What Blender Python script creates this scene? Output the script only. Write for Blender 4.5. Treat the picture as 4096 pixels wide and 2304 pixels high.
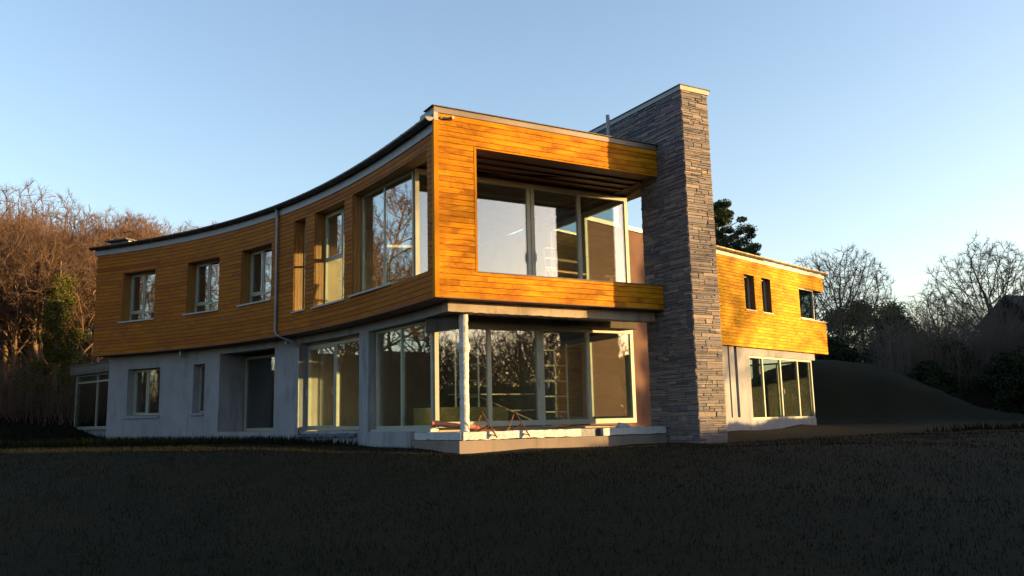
import bpy, math, random
import numpy as np
from mathutils import Vector
random.seed(7)
R = math.radians
col = bpy.context.scene.collection
for o in list(bpy.data.objects): bpy.data.objects.remove(o, do_unlink=True)
scene = bpy.context.scene

# ------------------------------------------------------------------ camera (eye height is z = 0)
from mathutils import Matrix
cam_d = bpy.data.cameras.new('camera'); cam = bpy.data.objects.new('camera', cam_d); col.objects.link(cam)
cam_d.sensor_width = 36; cam_d.lens = 3408 / 4096 * 36; cam_d.clip_start = .1; cam_d.clip_end = 2000
FPX, CX, CY = 3408., 2048., 1152.
_up = np.array([1550 - CX, 20600 + CY, -FPX]); _up /= np.linalg.norm(_up)
_fw = np.array([0, 0, -1.]); _fw = _fw - _up * (_fw @ _up); _fw /= np.linalg.norm(_fw)
RM = np.array([np.cross(_fw, _up), _fw, _up])                      # world = RM @ camera axes
cam.matrix_world = Matrix([list(RM[i]) + [0] for i in range(3)] + [[0, 0, 0, 1]])
scene.camera = cam
def ray(px, py):
    return RM @ (np.array([px - CX, -(py - CY), -FPX]) / FPX)
def at(px, D):                                                       # plan point on the bearing of a photo column, D metres ahead
    d = ray(px, 1690); return d[0] / d[1] * D, D
def zat(px, py, D):
    d = ray(px, py); return d[2] / d[1] * D

# ------------------------------------------------------------------ light
SUN_EL, SUN_AZ = R(5.6), math.atan2(-.05, 1.0)                       # towards the sun: (1, -0.05) in plan
SUN_STRENGTH, SKY_STRENGTH, EXPOSURE = 4.9, .149, 2.0
world = bpy.data.worlds.new('World'); scene.world = world; world.use_nodes = True
wt = world.node_tree; wt.nodes.clear()
sky = wt.nodes.new('ShaderNodeTexSky'); sky.sky_type = 'NISHITA'; sky.sun_disc = False
sky.sun_elevation = SUN_EL; sky.sun_rotation = math.pi / 2 - SUN_AZ
sky.altitude = 0; sky.air_density = 1.0; sky.dust_density = 1.5; sky.ozone_density = 2.2
bg = wt.nodes.new('ShaderNodeBackground'); bg.inputs[1].default_value = SKY_STRENGTH
wo = wt.nodes.new('ShaderNodeOutputWorld')
tint = wt.nodes.new('ShaderNodeMix'); tint.data_type = 'RGBA'; tint.blend_type = 'MULTIPLY'; tint.inputs[0].default_value = 1; tint.inputs[7].default_value = (1.20, .99, .91, 1)
wt.links.new(sky.outputs[0], tint.inputs[6]); wt.links.new(tint.outputs[2], bg.inputs[0]); wt.links.new(bg.outputs[0], wo.inputs[0])
sd = bpy.data.lights.new('sun', 'SUN'); sd.energy = SUN_STRENGTH; sd.angle = R(.53); sd.color = (1, .60, .21)
sun = bpy.data.objects.new('sun', sd); col.objects.link(sun)
sv = Vector((math.cos(SUN_AZ) * math.cos(SUN_EL), math.sin(SUN_AZ) * math.cos(SUN_EL), math.sin(SUN_EL)))
sun.rotation_euler = sv.to_track_quat('Z', 'Y').to_euler(); sun.location = (60, -3, 20)
scene.view_settings.view_transform = 'Standard'; scene.view_settings.look = 'None'
scene.view_settings.exposure = EXPOSURE; scene.view_settings.gamma = 1; scene.view_settings.use_curve_mapping = False
scene.cycles.max_bounces = 8; scene.cycles.transparent_max_bounces = 24
scene.cycles.diffuse_bounces = 3; scene.cycles.glossy_bounces = 4
scene.cycles.sample_clamp_indirect = 6
scene.cycles.use_denoising = True

# ------------------------------------------------------------------ materials
def mat(name, colr, rough=.8, metal=0, spec=.5):
    m = bpy.data.materials.new(name); m.use_nodes = True
    b = m.node_tree.nodes['Principled BSDF']
    b.inputs['Base Color'].default_value = (*colr, 1); b.inputs['Roughness'].default_value = rough
    b.inputs['Metallic'].default_value = metal; b.inputs['Specular IOR Level'].default_value = spec
    return m
def N(m, t, **kw):
    n = m.node_tree.nodes.new(t)
    for k, v in kw.items(): setattr(n, k, v)
    return n
def noise(m, vec, scale, detail=4, rough=.6, dist=0):
    n = N(m, 'ShaderNodeTexNoise'); n.inputs['Scale'].default_value = scale; n.inputs['Detail'].default_value = detail
    n.inputs['Roughness'].default_value = rough; n.inputs['Distortion'].default_value = dist
    if vec is not None: m.node_tree.links.new(vec, n.inputs['Vector'])
    return n.outputs['Fac']
def ramp(m, fac, stops):
    n = N(m, 'ShaderNodeValToRGB'); e = n.color_ramp.elements
    while len(e) < len(stops): e.new(.5)
    for i, (p, c) in enumerate(stops): e[i].position = p; e[i].color = (*c, 1) if len(c) == 3 else c
    m.node_tree.links.new(fac, n.inputs[0]); return n.outputs[0]
def mixc(m, fac, a, b, mode='MIX'):
    n = N(m, 'ShaderNodeMix', data_type='RGBA', blend_type=mode)
    L = m.node_tree.links
    for s, v in ((0, fac), (6, a), (7, b)):
        if hasattr(v, 'links'): L.new(v, n.inputs[s])
        elif s == 0: n.inputs[0].default_value = v
        else: n.inputs[s].default_value = (*v, 1)
    return n.outputs[2]
def mapped(m, coord='Object', scale=(1, 1, 1)):
    tc = N(m, 'ShaderNodeTexCoord'); mp = N(m, 'ShaderNodeMapping'); mp.inputs['Scale'].default_value = scale
    m.node_tree.links.new(tc.outputs[coord], mp.inputs['Vector']); return mp.outputs[0]
def bump(m, h, strength=.3, dist=.02):
    b = N(m, 'ShaderNodeBump'); b.inputs['Strength'].default_value = strength; b.inputs['Distance'].default_value = dist
    m.node_tree.links.new(h, b.inputs['Height']); m.node_tree.links.new(b.outputs[0], m.node_tree.nodes['Principled BSDF'].inputs['Normal'])
def base(m, c): m.node_tree.links.new(c, m.node_tree.nodes['Principled BSDF'].inputs['Base Color'])
def attr(m, name='tone'):
    a = N(m, 'ShaderNodeAttribute', attribute_name=name); return a.outputs['Fac']
def simple(name, c0, c1, scale=6, rough=.85, metal=0, b=.2, det=6, coord='Object', stretch=(1, 1, 1)):
    m = mat(name, c0, rough, metal); v = mapped(m, coord, stretch); n = noise(m, v, scale, det)
    base(m, ramp(m, n, [(.3, c0), (.7, c1)])); bump(m, noise(m, v, scale * 6, 4), b, .01); return m

def wood(name, dark, mid, light, stain):
    m = mat(name, mid, .6, spec=.04)
    v = mapped(m, 'UV', (1.1, 16, 1)); t = attr(m)
    g = noise(m, v, 1.6, 8, .65, .6)
    c = ramp(m, g, [(.25, dark), (.5, mid), (.78, light)])
    tc = ramp(m, t, [(0, (.62, .52, .45)), (.3, (.86, .80, .76)), (.65, (1, 1, 1)), (1, (1.12, 1.1, 1.05))])
    c = mixc(m, 1.0, c, tc, 'MULTIPLY')
    big = noise(m, mapped(m, 'UV', (.9, 1.2, 1)), 1.3, 5, .7, .8)
    s = ramp(m, big, [(.46, (0, 0, 0)), (.62, (1, 1, 1))])
    k = N(m, 'ShaderNodeMath', operation='MULTIPLY'); m.node_tree.links.new(s, k.inputs[0]); k.inputs[1].default_value = .75
    c = mixc(m, k.outputs[0], c, stain); base(m, c)
    bump(m, g, .12, .004)
    r = ramp(m, noise(m, v, 3, 3), [(.3, (.42,) * 3), (.7, (.68,) * 3)])
    m.node_tree.links.new(r, m.node_tree.nodes['Principled BSDF'].inputs['Roughness'])
    return m
M = {}
M['wood_front'] = wood('oiled_cedar_boards', (.26, .095, .006), (.41, .175, .007), (.54, .27, .009), (.19, .062, .008))
M['wood_wing'] = wood('golden_wing_boards', (.31, .14, .007), (.45, .25, .009), (.57, .37, .011), (.30, .125, .009))  # yellower mix of the cladding boards, used on the wing and link
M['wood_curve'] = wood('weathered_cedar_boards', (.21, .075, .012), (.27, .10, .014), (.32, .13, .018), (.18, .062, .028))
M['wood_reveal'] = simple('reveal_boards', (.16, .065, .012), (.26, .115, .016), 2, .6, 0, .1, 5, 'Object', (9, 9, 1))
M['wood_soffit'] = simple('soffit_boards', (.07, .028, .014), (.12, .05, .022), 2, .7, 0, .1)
M['batten'] = mat('dark_gap', (.03, .014, .008), .9)
def render_mat(name, c0, c1, c2, streak=.5, crack=False):
    m = mat(name, c0, .9, spec=.2); v = mapped(m)
    a = noise(m, v, .9, 7, .62, .4); c = ramp(m, a, [(.3, c0), (.55, c1), (.8, c2)])
    st = noise(m, mapped(m, 'Object', (2.2, 2.2, .35)), 1.4, 6, .7, .5)
    c = mixc(m, ramp(m, st, [(.52, (0, 0, 0)), (.72, (streak,) * 3)]), c, tuple(x * .5 for x in c0)); base(m, c)
    bump(m, noise(m, v, 45, 5), .25, .006); return m
M['render'] = render_mat('grey_cement_render', (.17, .178, .20), (.21, .222, .25), (.24, .252, .28), .7)
M['beam'] = render_mat('rough_beam_render', (.20, .17, .14), (.30, .26, .22), (.35, .31, .27), .9)
M['plinth'] = render_mat('concrete_plinth', (.13, .11, .10), (.17, .145, .13), (.20, .16, .14), .5)
M['terracotta'] = render_mat('red_brown_render', (.065, .036, .03), (.085, .048, .038), (.10, .055, .044), .4)
M['shade_render'] = render_mat('shade_toned_render', (.05, .045, .042), (.075, .068, .062), (.095, .085, .078), .6)  # darker render with the shade under the slabs put into its colour
M['inner'] = simple('bare_block_interior', (.22, .21, .19), (.30, .285, .26), 1.5, .9)
M['fascia'] = simple('zinc_fascia', (.12, .132, .15), (.16, .175, .195), 1.2, .45, .2, .05)
M['flash'] = simple('brown_grey_flashing', (.12, .10, .085), (.16, .135, .115), .8, .5, .1, .05)
M['fascia_pale'] = simple('pale_flashing', (.24, .225, .195), (.30, .285, .25), 1.5, .5, .1, .05)
M['gutter'] = simple('gutter_metal', (.035, .04, .05), (.07, .075, .09), 2, .35, .6, .04)
M['gutter_warm'] = simple('galvanised_gutter', (.17, .145, .10), (.25, .215, .15), 2, .4, .4, .04)
M['pipe'] = simple('grey_pipe', (.12, .13, .15), (.17, .18, .2), 3, .4, .3, .03)
M['roofing'] = simple('dark_roofing', (.05, .05, .055), (.09, .09, .095), 3, .8)
M['frame'] = simple('sage_frame', (.22, .24, .20), (.27, .29, .25), 4, .38, 0, .02)
M['cap'] = simple('coping_sunlit_front', (.19, .175, .15), (.24, .225, .195), 1.5, .6, 0, .05)  # pale tone for the coping front, sunlight put into the colour
M['handle'] = mat('handle_metal', (.25, .25, .26), .3, .9)
M['sill'] = simple('sill_metal', (.22, .25, .25), (.27, .30, .30), 4, .45, 0, .03)
M['stone_sill'] = simple('blue_stone_sill', (.12, .14, .18), (.2, .22, .27), 8, .6, 0, .1)
M['dpm'] = simple('blue_membrane', (.03, .045, .08), (.08, .10, .15), 9, .5, 0, .6)
def wrap_mat():
    m = mat('white_wrapping', (.7, .72, .74), .38); v = mapped(m)
    a = noise(m, v, 5, 6, .65, 1.2); c = ramp(m, a, [(.28, (.2, .22, .2)), (.42, (.36, .38, .40)), (.75, (.44, .45, .46))])
    base(m, c); bump(m, noise(m, mapped(m, 'Object', (3, 3, 9)), 3, 6, .6, 1.5), .8, .03); return m
M['wrap'] = wrap_mat()
M['insul'] = simple('yellow_insulation_board', (.34, .25, .06), (.42, .31, .08), 3, .7, 0, .05)
M['clay'] = simple('orange_drain_pipe', (.42, .12, .06), (.5, .17, .085), 5, .35, 0, .04)
M['rust'] = simple('rusty_steel', (.07, .028, .016), (.17, .072, .04), 14, .85, .2, .4)
M['alu'] = simple('scaffold_tube', (.45, .42, .35), (.6, .56, .47), 6, .35, .7, .05)
M['ladder'] = simple('ladder_rail', (.4, .45, .48), (.6, .62, .62), 6, .4, .5, .05)
M['timber'] = simple('raw_timber', (.3, .16, .07), (.42, .25, .12), 3, .7, 0, .1, 5, 'Object', (1, 1, 6))

def glass():
    m = bpy.data.materials.new('window_glass'); m.use_nodes = True; t = m.node_tree; t.nodes.clear()
    o = t.nodes.new('ShaderNodeOutputMaterial'); mx = t.nodes.new('ShaderNodeMixShader')
    tr = t.nodes.new('ShaderNodeBsdfTransparent'); gl = t.nodes.new('ShaderNodeBsdfGlossy'); fr = t.nodes.new('ShaderNodeFresnel')
    tr.inputs[0].default_value = (.90, .95, .93, 1); gl.inputs['Roughness'].default_value = .004; gl.inputs[0].default_value = (.95, .97, 1, 1)
    ge = t.nodes.new('ShaderNodeNewGeometry'); ior = t.nodes.new('ShaderNodeMapRange'); ior.inputs[3].default_value = 1.52; ior.inputs[4].default_value = 1 / 1.52
    t.links.new(ge.outputs['Backfacing'], ior.inputs[0]); t.links.new(ior.outputs[0], fr.inputs[0])   # the same reflectance from either side of the pane
    tc = t.nodes.new('ShaderNodeTexCoord'); n = t.nodes.new('ShaderNodeTexNoise'); n.inputs['Scale'].default_value = 1.3; n.inputs['Detail'].default_value = 1
    b = t.nodes.new('ShaderNodeBump'); b.inputs['Strength'].default_value = .018; b.inputs['Distance'].default_value = .02
    mul = t.nodes.new('ShaderNodeMath'); mul.operation = 'MULTIPLY_ADD'; mul.inputs[1].default_value = 1.3; mul.inputs[2].default_value = .095; mul.use_clamp = True
    L = t.links; L.new(tc.outputs['Object'], n.inputs[0]); L.new(n.outputs[0], b.inputs['Height']); L.new(b.outputs[0], gl.inputs['Normal'])
    L.new(fr.outputs[0], mul.inputs[0]); L.new(mul.outputs[0], mx.inputs[0]); L.new(tr.outputs[0], mx.inputs[1]); L.new(gl.outputs[0], mx.inputs[2]); L.new(mx.outputs[0], o.inputs[0])
    return m
M['glass'] = glass()
def stone_mat():
    m = mat('slate_walling', (.1, .1, .11), .8, spec=.25); t = attr(m)
    c = ramp(m, t, [(0, (.075, .075, .092)), (.35, (.112, .11, .128)), (.62, (.158, .143, .148)), (.85, (.215, .18, .16)), (1, (.25, .19, .14))])
    v = mapped(m); n = noise(m, v, 7, 7, .65, .5)
    c = mixc(m, 1.0, c, ramp(m, n, [(.25, (.66, .66, .68)), (.6, (1, 1, 1)), (.85, (1.15, 1.12, 1.08))]), 'MULTIPLY')
    ef = noise(m, mapped(m, 'Object', (2.5, 2.5, 2)), .9, 5, .7)
    c = mixc(m, ramp(m, ef, [(.66, (0, 0, 0)), (.8, (.35,) * 3)]), c, (.34, .34, .34)); base(m, c)
    bump(m, noise(m, mapped(m, 'Object', (1, 1, 2.4)), 22, 8, .65), .55, .012); return m
M['stone'] = stone_mat()
M['joint'] = mat('stone_joint', (.04, .04, .044), .95)
def bark(name, c0, c1): return simple(name, c0, c1, 5, .9, 0, .6, 6, 'Object', (1, 1, .3))
M['bark_warm'] = bark('warm_bark', (.09, .055, .032), (.17, .11, .06))
M['twig_warm'] = simple('red_brown_twigs', (.065, .038, .026), (.11, .066, .042), .5, .85)
M['bark_grey'] = bark('grey_bark', (.055, .045, .035), (.12, .10, .075))
M['twig_grey'] = simple('grey_brown_twigs', (.06, .046, .037), (.115, .09, .068), .5, .85)
def leafmat(name, c0, c1, c2):
    m = mat(name, c1, .8, spec=.08); t = attr(m); base(m, ramp(m, t, [(0, c0), (.5, c1), (1, c2)])); return m
M['pine'] = leafmat('pine_needles', (.014, .026, .012), (.03, .05, .02), (.06, .07, .03))
M['ivy'] = leafmat('ivy_leaves', (.018, .028, .008), (.045, .055, .012), (.10, .10, .02))
M['evergreen'] = leafmat('dark_evergreen_leaves', (.008, .013, .008), (.016, .024, .012), (.03, .04, .018))
M['conifer'] = leafmat('olive_conifer_leaves', (.06, .075, .018), (.11, .13, .03), (.2, .2, .045))
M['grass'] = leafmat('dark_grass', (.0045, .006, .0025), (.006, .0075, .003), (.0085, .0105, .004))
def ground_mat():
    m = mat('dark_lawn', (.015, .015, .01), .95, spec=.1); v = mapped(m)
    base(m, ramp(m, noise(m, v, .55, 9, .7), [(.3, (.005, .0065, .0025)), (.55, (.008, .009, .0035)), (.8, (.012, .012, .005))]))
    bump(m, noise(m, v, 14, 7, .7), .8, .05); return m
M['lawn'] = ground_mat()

# ------------------------------------------------------------------ mesh builder
class MB:
    def __init__(s): s.v = []; s.f = []; s.mi = []; s.uv = []; s.tone = []; s.mats = []
    def m(s, material):
        if material not in s.mats: s.mats.append(material)
        return s.mats.index(material)
    def quad(s, pts, material, uv=None, tone=.5):
        n = len(s.v); s.v += [tuple(map(float, p)) for p in pts]; k = len(pts)
        s.f.append(tuple(range(n, n + k))); s.mi.append(s.m(material)); s.uv.append(uv or [(0, 0)] * k); s.tone.append(tone)
    def hexa(s, p, material, tone=.5, uvs=None):                     # p: 8 corners, bottom ring then top ring
        for ix in ((0, 3, 2, 1), (4, 5, 6, 7), (0, 1, 5, 4), (1, 2, 6, 5), (2, 3, 7, 6), (3, 0, 4, 7)):
            s.quad([p[i] for i in ix], material, [uvs[i] for i in ix] if uvs else None, tone)
    def box(s, x0, x1, y0, y1, z0, z1, material, tone=.5):
        s.hexa([(x0, y0, z0), (x1, y0, z0), (x1, y1, z0), (x0, y1, z0), (x0, y0, z1), (x1, y0, z1), (x1, y1, z1), (x0, y1, z1)], material, tone)
    def prism(s, poly, z0, z1, material):
        n = len(poly)
        s.quad([(x, y, z1) for x, y in poly], material); s.quad([(x, y, z0) for x, y in poly[::-1]], material)
        for i in range(n):
            a, b = poly[i], poly[(i + 1) % n]; s.quad([(*a, z0), (*b, z0), (*b, z1), (*a, z1)], material)
    def bar(s, a, b, w, h, material, up=(0, 0, 1)):                  # rectangular bar between two points
        a, b = Vector(a), Vector(b); d = (b - a).normalized(); u = Vector(up)
        if abs(d.dot(u)) > .95: u = Vector((1, 0, 0))
        x = d.cross(u).normalized(); y = x.cross(d).normalized()
        c = lambda o, i, j: o + x * (w / 2 * i) + y * (h / 2 * j)
        s.hexa([c(a, -1, -1), c(a, 1, -1), c(b, 1, -1), c(b, -1, -1), c(a, -1, 1), c(a, 1, 1), c(b, 1, 1), c(b, -1, 1)], material)
    def tube(s, pts, rad, material, sides=10, cap=True):
        pts = [Vector(p) for p in pts]; rr = rad if isinstance(rad, (list, tuple)) else [rad] * len(pts); rings = []
        for i, p in enumerate(pts):
            d = (pts[min(i + 1, len(pts) - 1)] - pts[max(i - 1, 0)]).normalized()
            u = Vector((0, 0, 1)) if abs(d.z) < .95 else Vector((1, 0, 0)); x = d.cross(u).normalized(); y = x.cross(d)
            rings.append([p + (x * math.cos(t) + y * math.sin(t)) * rr[i] for t in (2 * math.pi * k / sides for k in range(sides))])
        for a, b in zip(rings, rings[1:]):
            for k in range(sides): s.quad([a[k], a[(k + 1) % sides], b[(k + 1) % sides], b[k]], material)
        if cap: s.quad(rings[0][::-1], material); s.quad(rings[-1], material)
    def build(s, name, parent=None, smooth=False, merge=False, **props):
        me = bpy.data.meshes.new(name); me.from_pydata(s.v, [], s.f)
        for mm in s.mats: me.materials.append(mm)
        me.polygons.foreach_set('material_index', s.mi)
        uvl = me.uv_layers.new(name='UVMap'); flat = [c for f in s.uv for u in f for c in u]
        uvl.data.foreach_set('uv', flat)
        at_ = me.attributes.new('tone', 'FLOAT', 'FACE'); at_.data.foreach_set('value', s.tone)
        if merge:
            import bmesh
            bm = bmesh.new(); bm.from_mesh(me); bmesh.ops.remove_doubles(bm, verts=bm.verts, dist=.0004); bmesh.ops.recalc_face_normals(bm, faces=bm.faces); bm.to_mesh(me); bm.free()
        if smooth: me.polygons.foreach_set('use_smooth', [True] * len(me.polygons))
        me.update()
        o = bpy.data.objects.new(name, me); col.objects.link(o)
        if parent is not None: o.parent = parent
        for k, v in props.items(): o[k] = v
        return o
def empty(name, loc, label, category, group=None, rz=0):
    o = bpy.data.objects.new(name, None); col.objects.link(o); o.location = loc; o.rotation_euler = (0, 0, rz); o.empty_display_size = .3
    o['label'] = label; o['category'] = category
    if group: o['group'] = group
    return o

# ------------------------------------------------------------------ house frames of reference
A = np.array([-1.584, 17.511]); FD = np.array([5.229, 3.014]); FD /= np.linalg.norm(FD); ND = np.array([FD[1], -FD[0]])
def H(s, b, z=0): p = A + s * FD - b * ND; return (p[0], p[1], z)    # front block: s along the facade, b back from it
CC = np.array([-24.546, 6.448]); CR = 25.38
_t = [67.28, 62.79, 57.19, 52.35, 46.42, 38.8, 35.3, 32.2, 29.0, 25.72]; _r = [-.02, .0, .02, .02, .01, -.02, -.03, -.03, .02, .11]
_pf = np.polyfit(_t, _r, 4)
def K(th, off, z=0):                                                 # curved block: bearing th in degrees, off = depth into the wall
    rr = CR + off + float(np.polyval(_pf, min(max(th, 25.7), 67.3))); t = R(th)
    return (CC[0] + rr * math.cos(t), CC[1] + rr * math.sin(t), z)
WP = np.array([7.559, 31.072]); WD = np.array([.69152, .72236]); WN = np.array([WD[1], -WD[0]])
def W(u, d, z=0): p = WP + u * WD - d * WN; return (p[0], p[1], z)   # wing: u along its wall, d depth into it
TH0, TH1 = 67.28, 25.74
M_PER_DEG = CR * R(1)
fK = lambda a, d, z: K(TH0 - a / M_PER_DEG, d, z)                     # a = metres along the curve from its far end
def ka(th): return (TH0 - th) * M_PER_DEG
fH = lambda a, d, z: H(a, d, z)
fW = lambda a, d, z: W(a, d, z)

def spans(a0, a1, z0, z1, ops):
    """rectangles left of [a0,a1]x[z0,z1] after cutting the openings"""
    br = sorted({a0, a1, *[min(max(v, a0), a1) for o in ops for v in o[:2]]}); out = []
    for p, q in zip(br, br[1:]):
        if q - p < 1e-6: continue
        mid = (p + q) / 2; segs = [(z0, z1)]
        for o in ops:
            if o[0] < mid < o[1]:
                n = []
                for s0, s1 in segs:
                    if o[3] <= s0 or o[2] >= s1: n.append((s0, s1)); continue
                    if o[2] > s0: n.append((s0, o[2]))
                    if o[3] < s1: n.append((o[3], s1))
                segs = n
        for s in segs:
            if s[1] - s[0] > .004: out.append([p, q, s[0], s[1]])
    res = []                                                         # join neighbours of equal height
    for r in sorted(out, key=lambda r: (r[2], r[3], r[0])):
        if res and abs(res[-1][1] - r[0]) < 1e-6 and res[-1][2] == r[2] and res[-1][3] == r[3]: res[-1][1] = r[1]
        else: res.append(list(r))
    return res
def steps(p, q, da):
    n = max(1, int(math.ceil((q - p) / da))) if da else 1
    return [p + (q - p) * i / n for i in range(n + 1)]
def boards(mb, f, a0, a1, z0, z1, pitch, ops, material, da=None, seed=1, proud=.022, gap=.009, lmin=1.6, lmax=4.6):
    rnd = random.Random(seed); n = round((z1 - z0) / pitch); pitch = (z1 - z0) / n
    for i in range(n):
        za, zb = z0 + i * pitch + gap / 2, z0 + (i + 1) * pitch - gap / 2
        for p, q, s0, s1 in spans(a0, a1, za, zb, ops):
            x = p; cuts = [p]
            x = p - rnd.uniform(0, lmax * .6)
            while True:
                x += rnd.uniform(lmin, lmax)
                if x >= q - .15: break
                if x > p + .15: cuts.append(x)
            cuts.append(q)
            for c0, c1 in zip(cuts, cuts[1:]):
                tone = min(1, max(0, rnd.gauss(.55, .15))); pr = proud + rnd.uniform(-.002, .002); uo = rnd.uniform(0, 50); vo = rnd.uniform(0, 50)
                c0b = c0 + (.0015 if c0 > p else 0); c1b = c1 - (.0015 if c1 < q else 0)
                st = steps(c0b, c1b, da)
                for u, v in zip(st, st[1:]):
                    P = lambda a, d, z: f(a, d, z)
                    uvq = [(u + uo, s0 + vo), (v + uo, s0 + vo), (v + uo, s1 + vo), (u + uo, s1 + vo)]
                    ch = .003
                    mb.quad([P(u, -pr, s0 + ch), P(v, -pr, s0 + ch), P(v, -pr, s1 - ch), P(u, -pr, s1 - ch)], material, uvq, tone)
                    mb.quad([P(u, -pr + ch, s0), P(v, -pr + ch, s0), P(v, -pr, s0 + ch), P(u, -pr, s0 + ch)], material, uvq, tone)
                    mb.quad([P(u, -pr, s1 - ch), P(v, -pr, s1 - ch), P(v, -pr + ch, s1), P(u, -pr + ch, s1)], material, uvq, tone)
                    mb.quad([P(u, 0, s0), P(v, 0, s0), P(v, -pr + ch, s0), P(u, -pr + ch, s0)], material, uvq, tone)
                    mb.quad([P(u, -pr + ch, s1), P(v, -pr + ch, s1), P(v, 0, s1), P(u, 0, s1)], material, uvq, tone)
                for e in (c0b, c1b):
                    mb.quad([f(e, 0, s0), f(e, -pr, s0), f(e, -pr, s1), f(e, 0, s1)], material, [(0, s0 + vo), (.02, s0 + vo), (.02, s1 + vo), (0, s1 + vo)], tone)
def wall(mb, f, a0, a1, z0, z1, t, ops, m_front, m_back, m_rev, da=None, d0=0.):
    """a wall with openings: front sheet, back sheet, reveals and ends"""
    br_a = sorted({a0, a1, *[min(max(v, a0), a1) for o in ops for v in o[:2]]}); br_z = sorted({z0, z1, *[min(max(v, z0), z1) for o in ops for v in o[2:4]]})
    aa = []
    for p, q in zip(br_a, br_a[1:]): aa += steps(p, q, da)[:-1]
    aa.append(br_a[-1])
    solid = lambda p, q: 0 <= p < len(aa) - 1 and 0 <= q < len(br_z) - 1 and not any(o[0] < (aa[p] + aa[p + 1]) / 2 < o[1] and o[2] < (br_z[q] + br_z[q + 1]) / 2 < o[3] for o in ops)
    for p in range(len(aa) - 1):
        for q in range(len(br_z) - 1):
            if not solid(p, q): continue
            u, v, s0, s1 = aa[p], aa[p + 1], br_z[q], br_z[q + 1]
            uv = [(u, s0), (v, s0), (v, s1), (u, s1)]
            mb.quad([f(u, d0, s0), f(v, d0, s0), f(v, d0, s1), f(u, d0, s1)], m_front, uv)
            mb.quad([f(u, d0 + t, s1), f(v, d0 + t, s1), f(v, d0 + t, s0), f(u, d0 + t, s0)], m_back, uv)
            if not solid(p - 1, q): mb.quad([f(u, d0, s0), f(u, d0, s1), f(u, d0 + t, s1), f(u, d0 + t, s0)], m_rev)
            if not solid(p + 1, q): mb.quad([f(v, d0, s0), f(v, d0 + t, s0), f(v, d0 + t, s1), f(v, d0, s1)], m_rev)
            if not solid(p, q - 1): mb.quad([f(u, d0, s0), f(u, d0 + t, s0), f(v, d0 + t, s0), f(v, d0, s0)], m_rev)
            if not solid(p, q + 1): mb.quad([f(u, d0, s1), f(v, d0, s1), f(v, d0 + t, s1), f(u, d0 + t, s1)], m_rev)

house = empty('modern_house', H(2, 3, -.6), 'two-storey house with curved cedar-clad upper floor, grey rendered ground floor and slate chimney wall', 'house')
HI = Matrix.Translation(-Vector(house.location))
_house_parts = []
def part(mb, name, parent=house, **k):
    o = mb.build(name, None, **k); o.parent = parent
    if parent is house: o.matrix_parent_inverse = HI.copy()
    return o

# ------------------------------------------------------------------ upper curved wall
OPS_U = [(ka(64.33), ka(60.72), 3.68, 5.41), (ka(57.0), ka(53.2), 3.69, 5.42), (ka(50.5), ka(46.68), 3.70, 5.43),
         (ka(43.78), ka(42.3), 3.2, 5.85), (ka(41.07), ka(37.07), 3.2, 5.85), (ka(36.0), ka(26.5), 3.2, 5.87)]
AEND = ka(TH1)
mb = MB(); wall(mb, fK, 0, AEND, 2.63, 6.2, .32, OPS_U, M['batten'], M['inner'], M['wood_reveal'], .45)
part(mb, 'curved_upper_wall')
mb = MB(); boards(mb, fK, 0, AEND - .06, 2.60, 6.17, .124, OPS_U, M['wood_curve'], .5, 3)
# window reveals framed with vertical boards
for o in OPS_U:
    for a, sg in ((o[0], 1), (o[1], -1)):
        for k in range(3):
            d = .02 + k * .098; x0, x1 = sorted((a - sg * .004, a + sg * .014))
            if a > AEND - .8 : continue
            mb.hexa([fK(x0, d, o[2]), fK(x1, d, o[2]), fK(x1, d + .092, o[2]), fK(x0, d + .092, o[2]), fK(x0, d, o[3]), fK(x1, d, o[3]), fK(x1, d + .092, o[3]), fK(x0, d + .092, o[3])], M['wood_reveal'])
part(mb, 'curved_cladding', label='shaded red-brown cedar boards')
# corner trim and end trims
mb = MB(); mb.hexa([H(-.03, -.028, 2.59), H(.075, -.028, 2.59), H(.075, .0, 2.59), H(-.03, .09, 2.59), H(-.03, -.028, 6.58), H(.075, -.028, 6.58), H(.075, .0, 6.58), H(-.03, .09, 6.58)], M['wood_front'])
part(mb, 'corner_board')

# ------------------------------------------------------------------ front cladding with the loggia opening
OPS_F = [(.98, 6.2, 3.19, 5.93)]
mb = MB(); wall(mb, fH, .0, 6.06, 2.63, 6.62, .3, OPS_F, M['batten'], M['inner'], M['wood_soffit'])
part(mb, 'front_upper_wall')
mb = MB(); boards(mb, fH, .078, 6.065, 2.60, 6.60, .124, [(.93, 6.2, 3.17, 5.94)], M['wood_front'], None, 11, lmin=.9, lmax=3.6)
part(mb, 'front_cladding', label='sunlit golden cedar boards')
mb = MB()
mb.hexa([H(.93, -.03, 3.17), H(.985, -.03, 3.17), H(.985, .3, 3.17), H(.93, .3, 3.17), H(.93, -.03, 5.955), H(.985, -.03, 5.955), H(.985, .3, 5.955), H(.93, .3, 5.955)], M['wood_front'])
mb.hexa([H(.986, -.03, 5.93), H(6.06, -.03, 5.93), H(6.06, -.002, 5.93), H(.986, -.002, 5.93), H(.986, -.03, 5.955), H(6.06, -.03, 5.955), H(6.06, -.002, 5.955), H(.986, -.002, 5.955)], M['wood_front'])
part(mb, 'opening_trim')
mb = MB(); mb.hexa([H(.986, -.035, 3.171), H(6.066, -.035, 3.171), H(6.066, .34, 3.171), H(.986, .34, 3.171), H(.986, -.035, 3.195), H(6.066, -.035, 3.195), H(6.066, .34, 3.2), H(.986, .34, 3.2)], M['roofing'])
part(mb, 'parapet_capping')
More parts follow.
